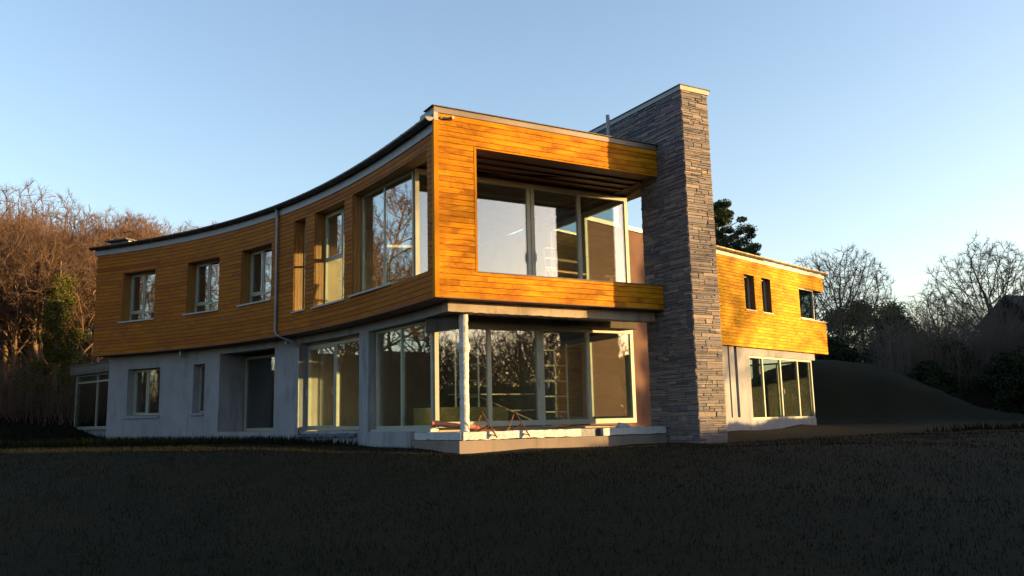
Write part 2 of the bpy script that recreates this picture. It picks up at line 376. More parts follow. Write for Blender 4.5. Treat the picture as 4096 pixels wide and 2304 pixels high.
# loggia soffit joists, soffit and balcony floor
mb = MB()
sof = [K(36.2, .3)[:2], K(31, .3)[:2], K(26.6, .31)[:2], H(.35, .31)[:2], H(6.06, .31)[:2], H(6.06, .69)[:2], H(6.55, 1.9)[:2], H(.2, 1.95)[:2]]
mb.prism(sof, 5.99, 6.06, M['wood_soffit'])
part(mb, 'loggia_soffit')
for b in (.62, 1.02, 1.42):
    mb = MB(); mb.hexa([H(.35, b, 5.945), H(6.15 + .27 * (b - .3), b, 5.945), H(6.15 + .27 * (b - .3), b + .06, 5.945), H(.35, b + .06, 5.945), H(.35, b, 5.99), H(6.15 + .27 * (b - .3), b, 5.99), H(6.15 + .27 * (b - .3), b + .06, 5.99), H(.35, b + .06, 5.99)], M['wood_soffit'])
    part(mb, 'soffit_joist')
mb = MB(); mb.hexa([H(6.065, .05, 5.88), H(6.1, .05, 5.88), H(6.56, 1.95, 5.88), H(6.5, 1.95, 5.88), H(6.065, .05, 6.15), H(6.1, .05, 6.15), H(6.56, 1.95, 6.15), H(6.5, 1.95, 6.15)], M['wood_soffit'])
part(mb, 'soffit_edge_board')

# ------------------------------------------------------------------ slabs, roof, interior shell
def arc(off, t0, t1, n=14): return [K(t0 + (t1 - t0) * i / n, off)[:2] for i in range(n + 1)]
BACK = [H(6.5, 9.5)[:2], H(-2, 10.5)[:2]]
bar_poly = lambda o0, t1: arc(o0, 67.1, t1) + [H(.6, 2.2)[:2], H(6.45, 2.2)[:2], H(6.45, 9.5)[:2]] + arc(7.6, 40, 67.1)
mb = MB(); mb.prism(arc(.02, 67.2, 25.9, 24) + [H(.1, .305)[:2], H(6.06, .305)[:2], H(6.06, .7)[:2], H(6.3, 1.9)[:2], H(6.5, 9.5)[:2]] + arc(7.7, 40, 67.2), 2.63, 2.93, M['inner'])
part(mb, 'first_floor_slab')
mb = MB(); mb.prism(arc(.9, 66.5, 37, 20) + [H(.95, 1.95)[:2], H(6.4, 1.95)[:2], H(6.4, 9.4)[:2]] + arc(7.5, 40, 66.5), -.5, -.16, M['inner'])
part(mb, 'ground_floor_slab')
mb = MB(); mb.prism(arc(-.03, 67.3, 25.8, 24) + [H(.02, .32)[:2], H(6.06, .32)[:2], H(6.06, .7)[:2], H(6.56, 1.95)[:2], H(6.56, 5.8)[:2], H(6.5, 9.6)[:2]] + arc(7.8, 40, 67.3), 6.2, 6.31, M['roofing'])
part(mb, 'flat_roof')
mb = MB(); 
for (p, q) in ((K(67.1, .3)[:2], K(67.1, 7.6)[:2]), (K(45.2, .33)[:2], K(45.2, 7.6)[:2])):
    mb.bar((*p, 4.55), (*q, 4.55), .15, 3.2, M['inner'])
st = arc(7.6, 67.1, 40, 10)
for p, q in zip(st, st[1:]): mb.bar((*p, 2.9), (*q, 2.9), .2, 6.58, M['inner'])
mb.bar((*st[-1], 2.9), H(6.5, 9.5, 2.9), .2, 6.58, M['inner'])
for p, q in ((K(66.6, .8)[:2], K(66.6, 7.6)[:2]), (K(59.3, .75)[:2], K(59.3, 7.6)[:2]), (K(46.4, .75)[:2], K(46.4, 7.6)[:2])):
    mb.bar((*p, 1.2), (*q, 1.2), .15, 2.7, M['inner'])
mb.bar(H(6.5, 5.73, 1.2), H(6.5, 9.5, 1.2), .2, 2.8, M['inner']); mb.bar(H(6.5, 5.73, 4.5), H(6.5, 9.5, 4.5), .2, 3.2, M['inner'])
part(mb, 'inner_walls')

# ------------------------------------------------------------------ ground-floor curved wall, beam and plinth
GO = .5
OPS_G = [(ka(64.7), ka(61.17), .48, 2.10), (ka(57.46), ka(56.17), .51, 2.10), (ka(54.5), ka(47.95), -.12, 2.37), (ka(44.87), ka(37.4), -.14, 2.38)]
GEND = ka(36.25)
mb = MB(); wall(mb, fK, ka(66.75), GEND, -1.0, 2.63, .36, OPS_G, M['render'], M['inner'], M['render'], .45, GO)
wall(mb, fK, GEND, ka(31.2), -1.0, -.17, .36, [], M['render'], M['inner'], M['render'], .45, GO)
part(mb, 'rendered_lower_wall')
# deep niche round the entrance door
mb = MB(); n0, n1 = 54.5, 47.95
def radial(th, o0, o1, z0, z1, thick, sgn):
    a, b = K(th, o0)[:2], K(th, o1)[:2]; c, d = K(th + sgn * thick, o1)[:2], K(th + sgn * thick, o0)[:2]
    mb.hexa([(*a, z0), (*b, z0), (*c, z0), (*d, z0), (*a, z1), (*b, z1), (*c, z1), (*d, z1)], M['render'])
radial(n0, GO + .362, GO + 1.1, -.4, 2.37, .3, 1); radial(n1, GO + .362, GO + 1.1, -.4, 2.37, .3, -1)
mb.prism(arc(GO + .05, n0 - .02, n1 + .02, 5) + arc(GO + 1.5, n1 + .02, n0 - .02, 5), -.7, -.125, M['plinth'])
part(mb, 'entrance_niche')
# rendered beam under the overhang
mb = MB(); st = arc(GO, 36.3, 26.6, 8) + [H(.43, .33)[:2]]; st2 = arc(GO + .3, 36.3, 28.5, 8) + [H(.75, .66)[:2]]
mb.prism(st + [H(.43, .331)[:2]][:0] + st2[::-1], 2.365, 2.628, M['render'])
part(mb, 'side_beam')
mb = MB(); z0, z1 = 2.36, 2.628; n = 60; rnd = random.Random(3)
zz = [z0 - rnd.uniform(0, .018) for _ in range(n + 1)]; ss = [.432 + (6.06 - .432) * i / n for i in range(n + 1)]
for i in range(n):
    mb.hexa([H(ss[i], .33, zz[i]), H(ss[i + 1], .33, zz[i + 1]), H(ss[i + 1], .66, zz[i + 1]), H(ss[i], .66, zz[i]), H(ss[i], .33, z1), H(ss[i + 1], .33, z1), H(ss[i + 1], .66, z1), H(ss[i], .66, z1)], M['beam'])
part(mb, 'front_beam', merge=True)
# second downstand and the ceiling over the terrace
mb = MB(); mb.hexa([H(.8, 1.55, 2.303), H(6.45, 1.55, 2.303), H(6.45, 1.95, 2.303), H(.8, 1.95, 2.303), H(.8, 1.55, 2.62), H(6.45, 1.55, 2.62), H(6.45, 1.95, 2.62), H(.8, 1.95, 2.62)], M['shade_render'])
mb.hexa([H(.8, 1.2, 2.42), H(5.2, 1.2, 2.42), H(5.2, 1.32, 2.42), H(.8, 1.32, 2.42), H(.8, 1.2, 2.62), H(5.2, 1.2, 2.62), H(5.2, 1.32, 2.62), H(.8, 1.32, 2.62)], M['shade_render'])
mb.bar(H(.92, .7, 2.2), H(.62, 1.8, 2.2), .12, .32, M['shade_render'])
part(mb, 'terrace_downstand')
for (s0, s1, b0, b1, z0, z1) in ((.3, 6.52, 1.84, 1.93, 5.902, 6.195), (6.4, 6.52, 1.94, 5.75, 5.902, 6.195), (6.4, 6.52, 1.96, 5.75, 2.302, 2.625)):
    mb = MB(); mb.hexa([H(s0, b0, z0), H(s1, b0, z0), H(s1, b1, z0), H(s0, b1, z0), H(s0, b0, z1), H(s1, b0, z1), H(s1, b1, z1), H(s0, b1, z1)], M['shade_render']); part(mb, 'glazing_lintel')
mb = MB()                                                             # concrete plinth and terrace floor
lf = [K(33.0, GO + .05)[:2], K(31.0, GO + .04)[:2], K(29.2, GO + .02)[:2], H(.56, .12)[:2]]
mb.prism(lf + [H(6.065, .12)[:2], H(6.065, .72)[:2], H(6.6, 1.9)[:2], H(.9, 1.9)[:2]], -1.2, -.375, M['plinth'])
part(mb, 'concrete_plinth')
mb = MB(); mb.prism([K(33.5, GO + .25)[:2], K(29.5, GO + .2)[:2], H(.72, .3)[:2], H(6.05, .3)[:2], H(6.5, 1.9)[:2], H(.9, 1.9)[:2]], -.371, -.2, M['plinth'])
part(mb, 'terrace_slab')
def upstand(name, pts, z0, z1, seed, t=.12):                          # white wrapped edge insulation, rumpled
    mb = MB(); rnd = random.Random(seed); P = []
    for (a, b) in zip(pts, pts[1:]):
        a, b = np.array(a), np.array(b); n = max(2, int(np.linalg.norm(b - a) / .09))
        for i in range(n): P.append(a + (b - a) * i / n)
    P.append(np.array(pts[-1])); fr, bk, zt, zb = [], [], [], []
    for i, p in enumerate(P):
        d = P[min(i + 1, len(P) - 1)] - P[max(i - 1, 0)]; d /= np.linalg.norm(d); n = np.array([d[1], -d[0]])
        fr.append(p + n * rnd.uniform(0, .012)); bk.append(p - n * t); zt.append(z1 + rnd.uniform(-.008, .008)); zb.append(z0 + rnd.uniform(-.002, .02))
    for i in range(len(P) - 1):
        j = i + 1
        mb.hexa([(*fr[i], zb[i]), (*fr[j], zb[j]), (*bk[j], zb[j]), (*bk[i], zb[i]), (*fr[i], zt[i]), (*fr[j], zt[j]), (*bk[j], zt[j]), (*bk[i], zt[i])], M['wrap'])
    return part(mb, name, merge=True)
upstand('edge_insulation', [K(32.2, GO + .12)[:2], K(29.4, GO + .1)[:2], H(.62, .16)[:2]], -.368, -.2, 1)
upstand('edge_insulation', [H(.66, .14)[:2], H(3.62, .14)[:2]], -.368, -.2, 2)
upstand('edge_insulation', [H(4.2, .1)[:2], H(6.04, .1)[:2]], -.368, -.2, 3)
mb = MB(); mb.hexa([H(3.64, .2, -.37), H(4.08, .2, -.37), H(4.08, .32, -.37), H(3.64, .32, -.37), H(3.64, .2, -.2), H(4.08, .2, -.2), H(4.08, .32, -.2), H(3.64, .32, -.2)], M['dpm'])
part(mb, 'edge_block')
mb = MB(); mb.hexa([H(4.09, .2, -.37), H(4.19, .2, -.37), H(4.19, .32, -.37), H(4.09, .32, -.37), H(4.09, .2, -.21), H(4.19, .2, -.21), H(4.19, .32, -.21), H(4.09, .32, -.21)], M['terracotta'])
part(mb, 'brick')
# wrapped column
mb = MB(); rnd = random.Random(5); pts = []; rr = []
for i in range(44):
    z = -.34 + i * (2.71 / 43); pts.append(H(.92 + rnd.uniform(-.004, .004), .58 + rnd.uniform(-.004, .004), z))
    r_ = .1 + rnd.uniform(-.003, .006)
    if 30 <= i <= 32: r_ = .125 + rnd.uniform(0, .02)
    rr.append(r_)
mb.tube(pts, rr, M['wrap'], 20); part(mb, 'wrapped_column', smooth=True, label='white wrapped round column')
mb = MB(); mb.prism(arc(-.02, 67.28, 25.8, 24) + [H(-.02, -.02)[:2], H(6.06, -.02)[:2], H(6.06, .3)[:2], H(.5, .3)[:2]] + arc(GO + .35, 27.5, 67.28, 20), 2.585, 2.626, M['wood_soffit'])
part(mb, 'overhang_soffit')

# ------------------------------------------------------------------ windows
def window(P0, P1, z0, z1, mull=(), trans=(), bw=.055, dep=.07, sash=(), handles=(), name='window', sill=None, parent=house, label=None, head=None, frame=None):
    """frame between plan points P0,P1; mull = fractions across; trans = (fraction0, fraction1, z); sash = cell rects"""
    P0, P1 = np.array(P0[:2]), np.array(P1[:2]); L = np.linalg.norm(P1 - P0); d = (P1 - P0) / L; n = np.array([d[1], -d[0]]); fm = frame or M['frame']
    def hx(mb, u0, u1, d0, d1, za, zb, m_):
        q = lambda u, e, z: (*(P0 + d * u + n * e), z)
        mb.hexa([q(u0, d1, za), q(u1, d1, za), q(u1, d0, za), q(u0, d0, za), q(u0, d1, zb), q(u1, d1, zb), q(u1, d0, zb), q(u0, d0, zb)], m_)
    mb = MB(); hd = head or bw
    hx(mb, 0, bw, -dep / 2, dep / 2, z0, z1, fm); hx(mb, L - bw, L, -dep / 2, dep / 2, z0, z1, fm)
    hx(mb, bw, L - bw, -dep / 2, dep / 2, z0, z0 + bw * 1.2, fm); hx(mb, bw, L - bw, -dep / 2, dep / 2, z1 - hd, z1, fm)
    xs = [bw] + [m_ * L for m_ in mull] + [L - bw]; half = bw * .5
    for m_ in mull: hx(mb, m_ * L - half, m_ * L + half, -dep / 2 + .002, dep / 2 - .002, z0 + bw * 1.2, z1 - hd, fm)
    for t0, t1, tz in trans: hx(mb, t0 * L + half, t1 * L - half, -dep / 2 + .004, dep / 2 - .004, tz - half, tz + half, fm)
    for (t0, t1, za, zb) in sash:
        w = .045; e0, e1 = -.01, dep / 2 + .012
        a_, b_ = t0 * L + half + .004, t1 * L - half - .004
        hx(mb, a_, a_ + w, e0, e1, za, zb, fm); hx(mb, b_ - w, b_, e0, e1, za, zb, fm); hx(mb, a_ + w, b_ - w, e0, e1, za, za + w, fm); hx(mb, a_ + w, b_ - w, e0, e1, zb - w, zb, fm)
    w_ = part(mb, name, parent)
    if label: w_['label'] = label
    for u0, u1 in zip(xs, xs[1:]):
        g = MB(); a_ = u0 + (half if u0 != bw else 0) - .008; b_ = u1 - (half if u1 != L - bw else 0) + .008
        hx(g, a_, b_, -.012, .012, z0 + bw * 1.1, z1 - hd * .9, M['glass']); o = g.build('pane'); o.parent = w_
        if parent is not house: pass
    for (u, z) in handles:
        g = MB(); q = lambda uu, e, zz: (*(P0 + d * uu + n * e), zz); e = dep / 2
        g.tube([q(u * L, e, z - .09), q(u * L, e + .05, z - .09), q(u * L, e + .05, z + .09), q(u * L, e, z + .09)], .012, M['handle'], 8)
        g.bar(q(u * L, e + .003, z - .14), q(u * L, e + .003, z + .14), .035, .012, M['handle'])
        o = g.build('handle'); o.parent = w_
    if sill:
        g = MB(); s0, s1, proj, th, mm = sill; hx(g, s0, L + s1, -dep / 2, proj, z0 - th, z0 - .002, mm); o = g.build('sill'); o.parent = w_
    return w_
DW = .34                                                              # how far the upper frames sit behind the boards
def kwin(t0, t1, z0, z1, off=DW, **k): return window(K(t0, off), K(t1, off), z0, z1, **k)
for t0, t1, z0, z1, lb in ((64.33, 60.72, 3.70, 5.41, 'upper window nearest the far end'), (57.0, 53.2, 3.71, 5.42, 'upper window in the middle of the three small ones'), (50.5, 46.68, 3.72, 5.43, 'small upper window beside the downpipe')):
    kwin(t0, t1, z0 + .02, z1, mull=(.44,), trans=((0.01, .99, z0 + .33),), sash=((.03, .44, z0 + .36, z1 - .06),), sill=(-.12, .04, DW + .07, .05, M['sill']), label=lb)
kwin(43.78, 42.3, 3.22, 5.85, trans=((.05, .95, 4.55),), sill=(-.05, .03, DW + .06, .045, M['sill']), label='tall narrow slot window')
kwin(41.07, 37.07, 3.22, 5.85, mull=(.60,), trans=((0, .6, 4.52),), sash=((.02, .6, 4.55, 5.79),), sill=(-.1, .04, DW + .06, .05, M['sill']), label='tall two-light window')
pc = H(.32, 1.85)
window(K(36.0, .28), pc, 3.24, 5.87, mull=(.46,), bw=.05, sill=(-.08, -.42, DW + .04, .05, M['sill']), label='corner window wrapping round to the loggia')
window(H(.33, 1.85), H(6.5, 1.85), 3.22, 5.9, mull=((3.40 - .33) / 6.17, (3.52 - .33) / 6.17, (4.93 - .33) / 6.17), bw=.1, dep=.09, head=.12, handles=((.49, 4.02), (.525, 4.02)), name='sliding_glazing', label='wide upper sliding glazing behind the loggia')
window(H(6.46, 1.93), H(6.46, 5.72), 3.22, 5.9, mull=(.485,), bw=.15, dep=.09, name='side_window', label='upper side glazing facing the chimney')
# ground floor
kwin(64.7, 61.17, .50, 2.10, off=GO + .31, mull=(.45,), sash=((.03, .45, .55, 2.05),), label='lower window nearest the far end')
kwin(57.46, 56.17, .52, 2.10, off=GO + .29, bw=.05, label='narrow lower slot window')
for t0, t1, z0 in ((64.95, 61.1, .48), (57.6, 56.2, .51)):
    mb = MB(); st = arc(GO - .05, t0, t1, 3) + arc(GO + .2, t1, t0, 3); mb.prism(st, z0 - .085, z0 - .002, M['stone_sill']); part(mb, 'window_sill')
window(K(54.4, GO + 1.0), K(48.0, GO + 1.0), -.12, 2.3, mull=(.8,), bw=.08, handles=((.77, .9),), name='entrance_door', label='glazed entrance door at the back of the niche')
kwin(44.87, 37.4, -.12, 2.30, off=GO + .3, mull=(.5,), bw=.08, dep=.1, sash=((.01, .5, -.04, 2.22),), handles=((.02, .95), (.47, .95)), name='sliding_door', label='lower sliding door left of the corner window')
mb = MB(); rnd = random.Random(9); st = arc(GO - .1, 44.9, 37.6, 14); s2 = arc(GO + .26, 44.9, 37.6, 14)
for i in range(14):
    h0, h1 = rnd.uniform(-.02, .02), rnd.uniform(-.02, .02)
    mb.hexa([(*st[i], -.3 + h0), (*st[i + 1], -.3 + h1), (*s2[i + 1], -.26), (*s2[i], -.26), (*st[i], -.235 + h0), (*st[i + 1], -.235 + h1), (*s2[i + 1], -.145), (*s2[i], -.145)], M['dpm'])
part(mb, 'door_membrane', merge=True)
gc = H(.78, 1.85)
window(K(36.1, GO + .22), gc, -.12, 2.36, mull=(.48,), bw=.065, dep=.09, sill=(-.05, .12, .16, .07, M['sill']), label='lower corner window of two tall panes')
window(H(.79, 1.85), H(6.5, 1.85), -.1, 2.3, mull=((2.21 - .79) / 5.71, (3.58 - .79) / 5.71, (3.68 - .79) / 5.71, (5.06 - .79) / 5.71), bw=.1, dep=.1, handles=((.49, .9), (.53, .9)), name='sliding_glazing', label='wide lower sliding glazing onto the terrace')
window(H(6.46, 1.93), H(6.46, 5.72), -.1, 2.3, mull=(.485,), bw=.15, dep=.09, name='side_window', label='lower side glazing facing the chimney')

# ------------------------------------------------------------------ eaves: fascia, gutter, parapet flashing, downpipe
mb = MB(); n = 70
for i in range(n):
    t0 = 67.5 + (25.72 - 67.5) * i / n; t1 = 67.5 + (25.72 - 67.5) * (i + 1) / n
    mb.hexa([K(t0, -.05, 6.165), K(t1, -.05, 6.165), K(t1, .05, 6.165), K(t0, .05, 6.165), K(t0, -.05, 6.51), K(t1, -.05, 6.51), K(t1, .05, 6.51), K(t0, .05, 6.51)], M['fascia'])
part(mb, 'curved_fascia', merge=True)
mb = MB(); n = 90; prof = [(math.cos(t) * .092, math.sin(t) * .092) for t in [math.pi + math.pi * k / 8 for k in range(9)]]
prof_in = [(x * .9, z * .9) for x, z in prof][::-1]; pr = prof + prof_in
for i in range(n):
    t0 = 67.75 + (25.5 - 67.75) * i / n; t1 = 67.75 + (25.5 - 67.75) * (i + 1) / n
    for k in range(len(pr)):
        a, b = pr[k], pr[(k + 1) % len(pr)]
        mb.quad([K(t0, -.15 + a[0], 6.455 + a[1]), K(t1, -.15 + a[0], 6.455 + a[1]), K(t1, -.15 + b[0], 6.455 + b[1]), K(t0, -.15 + b[0], 6.455 + b[1])], M['gutter'])
for t in (67.76, 25.49): mb.quad([K(t, -.15 + a[0], 6.455 + a[1]) for a in prof], M['fascia_pale'] if t < 30 else M['gutter'])
gut = part(mb, 'curved_gutter', merge=True)
for i in range(22):
    t = 66.5 - i * 1.9; b = MB(); b.tube([K(t, -.15 + x * 1.12, 6.455 + z * 1.12) for x, z in prof], .007, M['pipe'], 5); o = b.build('gutter_bracket'); o.parent = gut; o.matrix_parent_inverse = gut.matrix_parent_inverse @ Matrix() if False else Matrix()
mb = MB(); st = arc(.3, 67.0, 27.0, 30); rnd = random.Random(8)          # rumpled roofing edge above the gutter
for i in range(30):
    a, b = st[i], st[i + 1]; h0 = .19 + .05 * rnd.random() * (i < 16)
    mb.bar((*a, 6.31 + h0 / 2), (*b, 6.31 + h0 / 2), .3, h0, M['roofing'])
part(mb, 'roof_edge')
mb = MB(); mb.hexa([H(-.03, -.04, 6.605), H(6.06, -.04, 6.605), H(6.06, .0, 6.605), H(-.03, .0, 6.605), H(-.03, -.04, 6.73), H(6.06, -.04, 6.73), H(6.06, .0, 6.73), H(-.03, .0, 6.73)], M['flash'])
mb.hexa([H(-.08, -.08, 6.732), H(6.07, -.08, 6.732), H(6.07, .4, 6.732), H(-.08, .4, 6.732), H(-.08, -.08, 6.75), H(6.07, -.08, 6.75), H(6.07, .4, 6.75), H(-.08, .4, 6.75)], M['roofing'])
mb.hexa([H(-.03, .002, 6.32), H(.02, .002, 6.32), H(.02, .7, 6.32), H(-.03, .7, 6.32), H(-.03, .002, 6.73), H(.02, .002, 6.73), H(.02, .7, 6.73), H(-.03, .7, 6.73)], M['fascia'])
mb.hexa([H(-.035, -.045, 6.42), H(.07, -.045, 6.42), H(.07, -.032, 6.42), H(-.035, -.032, 6.42), H(-.035, -.045, 6.604), H(.07, -.045, 6.604), H(.07, -.032, 6.604), H(-.035, -.032, 6.604)], M['fascia_pale'])
part(mb, 'parapet_flashing')
mb = MB(); mb.tube([H(.34, -.02, 6.5), H(.37, -.16, 6.5)], .038, M['flash'], 14); mb.tube([H(.12, -.03, 6.49), H(.34, -.03, 6.5)], .03, M['flash'], 12); part(mb, 'overflow_spout', smooth=False)
TP = 45.77
mb = MB(); mb.tube([K(TP, -.13, 6.42), K(TP, -.11, 6.3), K(TP, -.09, 6.15), K(TP, -.085, 2.75), K(TP - .1, -.06, 2.62), K(TP - .9, .3, 2.4), K(TP - 1.05, .42, 2.25), K(TP - 1.05, .42, -.6)], .042, M['pipe'], 12)
mb.tube([K(TP, -.13, 6.44), K(TP, -.12, 6.34)], [.09, .05], M['pipe'], 12)
dp = part(mb, 'downpipe', smooth=False)
for th, off, z in ((TP, -.085, 5.2), (TP, -.085, 4.1), (TP, -.085, 3.1), (TP - 1.05, .42, 1.7), (TP - 1.05, .42, .2)):
    b = MB(); b.tube([K(th, off, z - .02), K(th, off, z + .02)], .051, M['fascia'], 12); o = b.build('pipe_clip'); o.parent = dp
for th in (58.4, 45.75):
    mb = MB(); mb.tube([K(th, .3, 2.62), K(th, .3, 2.38)], .055, M['pipe'], 12); part(mb, 'pipe_stub')
mb = MB(); mb.tube([H(5.55, 1.2, 6.2), H(5.52, 1.2, 7.85)], .05, M['pipe'], 10); part(mb, 'vent_pole')
mb = MB(); mb.tube([H(5.62, 1.1, 6.88), H(5.9, .9, 6.88), H(6.0, .3, 6.88)], .045, M['pipe'], 8); mb.tube([H(5.62, 1.1, 6.6), H(5.62, 1.1, 7.0)], .04, M['pipe'], 8); part(mb, 'roof_pipe')
mb = MB(); mb.hexa([H(5.05, 2.6, 6.31), H(5.9, 2.6, 6.31), H(5.9, 3.6, 6.31), H(5.05, 3.6, 6.31), H(5.05, 2.6, 7.5), H(5.9, 2.6, 7.5), H(5.9, 3.6, 7.45), H(5.05, 3.6, 7.45)], M['fascia']); part(mb, 'roof_box')
mb = MB(); mb.hexa([K(67.2, .5, 6.3), K(65.3, .5, 6.3), K(65.3, 6, 6.3), K(67.2, 6, 6.3), K(67.2, .5, 6.75), K(65.3, .5, 6.75), K(65.3, 6, 6.75), K(67.2, 6, 6.75)], M['fascia'])
mb.hexa([K(67.5, .3, 6.751), K(65.1, .3, 6.751), K(65.1, 6, 6.751), K(67.5, 6, 6.751), K(67.5, .3, 6.79), K(65.1, .3, 6.79), K(65.1, 6, 6.79), K(67.5, 6, 6.79)], M['roofing']); part(mb, 'end_parapet')

# ------------------------------------------------------------------ wing
OPS_W = [(2.03, 2.82, 4.06, 5.44), (3.41, 4.16, 4.05, 5.44), (-.8, .06, 4.10, 5.48), (6.68, 10, 4.03, 5.375)]
WEND = 9.14
mb = MB(); wall(mb, fW, -4.2, WEND, 2.63, 6.05, .3, OPS_W, M['batten'], M['inner'], M['wood_soffit']); part(mb, 'wing_upper_wall')
mb = MB(); boards(mb, fW, -4.2, WEND, 2.60, 6.02, .124, OPS_W, M['wood_wing'], None, 21, lmin=1.2, lmax=4); part(mb, 'wing_cladding', label='sunlit golden boards on the far wing')
fL = lambda a, d, z: W(a, d + 1.6, z)
mb = MB(); boards(mb, fL, -7.93, -4.6, -.6, 6.02, .124, [], M['wood_wing'], None, 22); wall(mb, fL, -7.93, -4.6, -.7, 6.05, .3, [], M['batten'], M['inner'], M['inner']); part(mb, 'link_cladding')
mb = MB(); wall(mb, fW, -7.74, -4.21, -.7, 6.06, .25, [], M['terracotta'], M['inner'], M['terracotta'], None, -.02)
part(mb, 'red_brown_wall')
mb = MB(); 
for u0, u1 in ((-7.75, -4.2),):
    mb.hexa([W(u0, -.08, 6.065), W(u1, -.08, 6.065), W(u1, .3, 6.065), W(u0, .3, 6.065), W(u0, -.08, 6.2), W(u1, -.08, 6.2), W(u1, .3, 6.2), W(u0, .3, 6.2)], M['fascia'])
mb.hexa([W(-7.95, 1.52, 6.055), W(-4.6, 1.52, 6.055), W(-4.6, 1.9, 6.055), W(-7.95, 1.9, 6.055), W(-7.95, 1.52, 6.13), W(-4.6, 1.52, 6.13), W(-4.6, 1.9, 6.13), W(-7.95, 1.9, 6.13)], M['fascia'])
part(mb, 'wall_coping')
mb = MB(); wall(mb, fW, -4.2, 7.75, -1.0, 2.60, .3, [(2.3, 7.75, -.15, 2.31), (.69, .80, -.04, 2.6), (1.15, 1.36, -.04, 2.6)], M['render'], M['inner'], M['render'], None, .12)
mb.hexa([W(.62, .2, -.05), W(1.45, .2, -.05), W(1.45, .45, -.05), W(.62, .45, -.05), W(.62, .2, 2.6), W(1.45, .2, 2.6), W(1.45, .45, 2.6), W(.62, .45, 2.6)], M['render'])
mb.hexa([W(7.751, .121, 2.312), W(8.05, .121, 2.312), W(8.05, .419, 2.312), W(7.751, .419, 2.312), W(7.751, .121, 2.6), W(8.05, .121, 2.6), W(8.05, .419, 2.6), W(7.751, .419, 2.6)], M['render'])
mb.hexa([W(7.4, .42, -.9), W(7.75, .42, -.9), W(7.75, 3, -.9), W(7.4, 3, -.9), W(7.4, .42, -.15), W(7.75, .42, -.15), W(7.75, 3, -.15), W(7.4, 3, -.15)], M['render'])
part(mb, 'wing_lower_wall')
window(W(2.3, .2), W(7.75, .2), -.15, 2.30, mull=(.2, .475, .755), bw=.075, dep=.09, handles=((.49, .95),), name='sliding_glazing', label='four-pane lower glazing of the wing')
window(W(7.73, .28), W(7.73, 3.2), -.15, 2.30, mull=(.5,), bw=.07, name='side_window')
for u0, u1, z0, z1 in OPS_W[:3]:
    window(W(u0, .24), W(u1, .24), z0 + .01, z1, bw=.06, sill=(-.05, .05, .3, .045, M['fascia_pale']), label='slot window in the golden wing boards' if u0 > 0 else None)
window(W(6.72, .06), W(8.15, .06), 4.05, 5.37, bw=.05, label='corner window at the end of the wing')
window(W(8.15, .1), W(8.15, 2.6), 4.05, 5.37, bw=.05, name='side_window')
mb = MB(); mb.hexa([W(6.7, -.06, 4.0), W(9.2, -.06, 4.0), W(9.2, .32, 4.0), W(6.7, .32, 4.0), W(6.7, -.06, 4.045), W(9.2, -.06, 4.045), W(9.2, .32, 4.045), W(6.7, .32, 4.045)], M['fascia_pale']); part(mb, 'wing_parapet_capping')
mb = MB()
mb.prism([W(-4.3, .31)[:2], W(9.1, .31)[:2], W(9.1, 7)[:2], W(-4.3, 7)[:2]][::-1], 6.06, 6.12, M['roofing'])
mb.prism([W(-4, .31)[:2], W(9.1, .31)[:2], W(9.1, 7)[:2], W(-4, 7)[:2]][::-1], 5.98, 6.055, M['wood_soffit'])
part(mb, 'wing_roof')
mb = MB(); mb.prism([W(-4, .31)[:2], W(9.1, .31)[:2], W(9.1, 7)[:2], W(-4, 7)[:2]][::-1], 2.62, 2.9, M['inner'])
mb.prism([W(-4, .45)[:2], W(7.7, .45)[:2], W(7.7, 7)[:2], W(-4, 7)[:2]][::-1], -.6, -.17, M['inner'])
mb.prism([W(9.0, .31)[:2], W(9.13, .31)[:2], W(9.13, 7)[:2], W(9.0, 7)[:2]][::-1], 2.9, 4.02, M['wood_soffit'])
mb.prism([W(9.0, .31)[:2], W(9.13, .31)[:2], W(9.13, 7)[:2], W(9.0, 7)[:2]][::-1], 5.38, 5.97, M['wood_soffit'])
mb.prism([W(-4, 7)[:2], W(9.1, 7)[:2], W(9.1, 7.2)[:2], W(-4, 7.2)[:2]][::-1], -.6, 3.9, M['inner'])
mb.prism([W(-4, 7)[:2], W(5.2, 7)[:2], W(5.2, 7.2)[:2], W(-4, 7.2)[:2]][::-1], 3.9, 6.0, M['inner'])
mb.prism([W(5.2, .4)[:2], W(5.35, .4)[:2], W(5.35, 7)[:2], W(5.2, 7)[:2]][::-1], 2.9, 5.97, M['inner'])
mb.prism([W(1.9, .45)[:2], W(2.0, .45)[:2], W(2.0, 7)[:2], W(1.9, 7)[:2]][::-1], -.2, 2.61, M['inner'])
part(mb, 'wing_inner_walls')
mb = MB(); mb.hexa([W(-4.2, -.06, 5.985), W(9.25, -.06, 5.985), W(9.25, .0, 6.0), W(-4.2, .0, 6.0), W(-4.2, -.06, 6.13), W(9.25, -.06, 6.13), W(9.25, .3, 6.13), W(-4.2, .3, 6.13)], M['fascia_pale']); part(mb, 'wing_fascia')
mb = MB()
for k in range(len(pr)):
    a, b = pr[k], pr[(k + 1) % len(pr)]
    mb.quad([W(-4.2, -.14 + a[0], 6.23 + a[1]), W(9.35, -.14 + a[0], 6.23 + a[1]), W(9.35, -.14 + b[0], 6.23 + b[1]), W(-4.2, -.14 + b[0], 6.23 + b[1])], M['gutter_warm'])
mb.quad([W(9.35, -.14 + a[0], 6.23 + a[1]) for a in prof], M['gutter_warm']); wg = part(mb, 'wing_gutter', merge=True)
for i in range(15):
    b = MB(); u = -1 + i * .72; b.tube([W(u, -.14 + x * 1.12, 6.23 + z * 1.12) for x, z in prof], .008, M['gutter_warm'], 5); o = b.build('gutter_bracket'); o.parent = wg
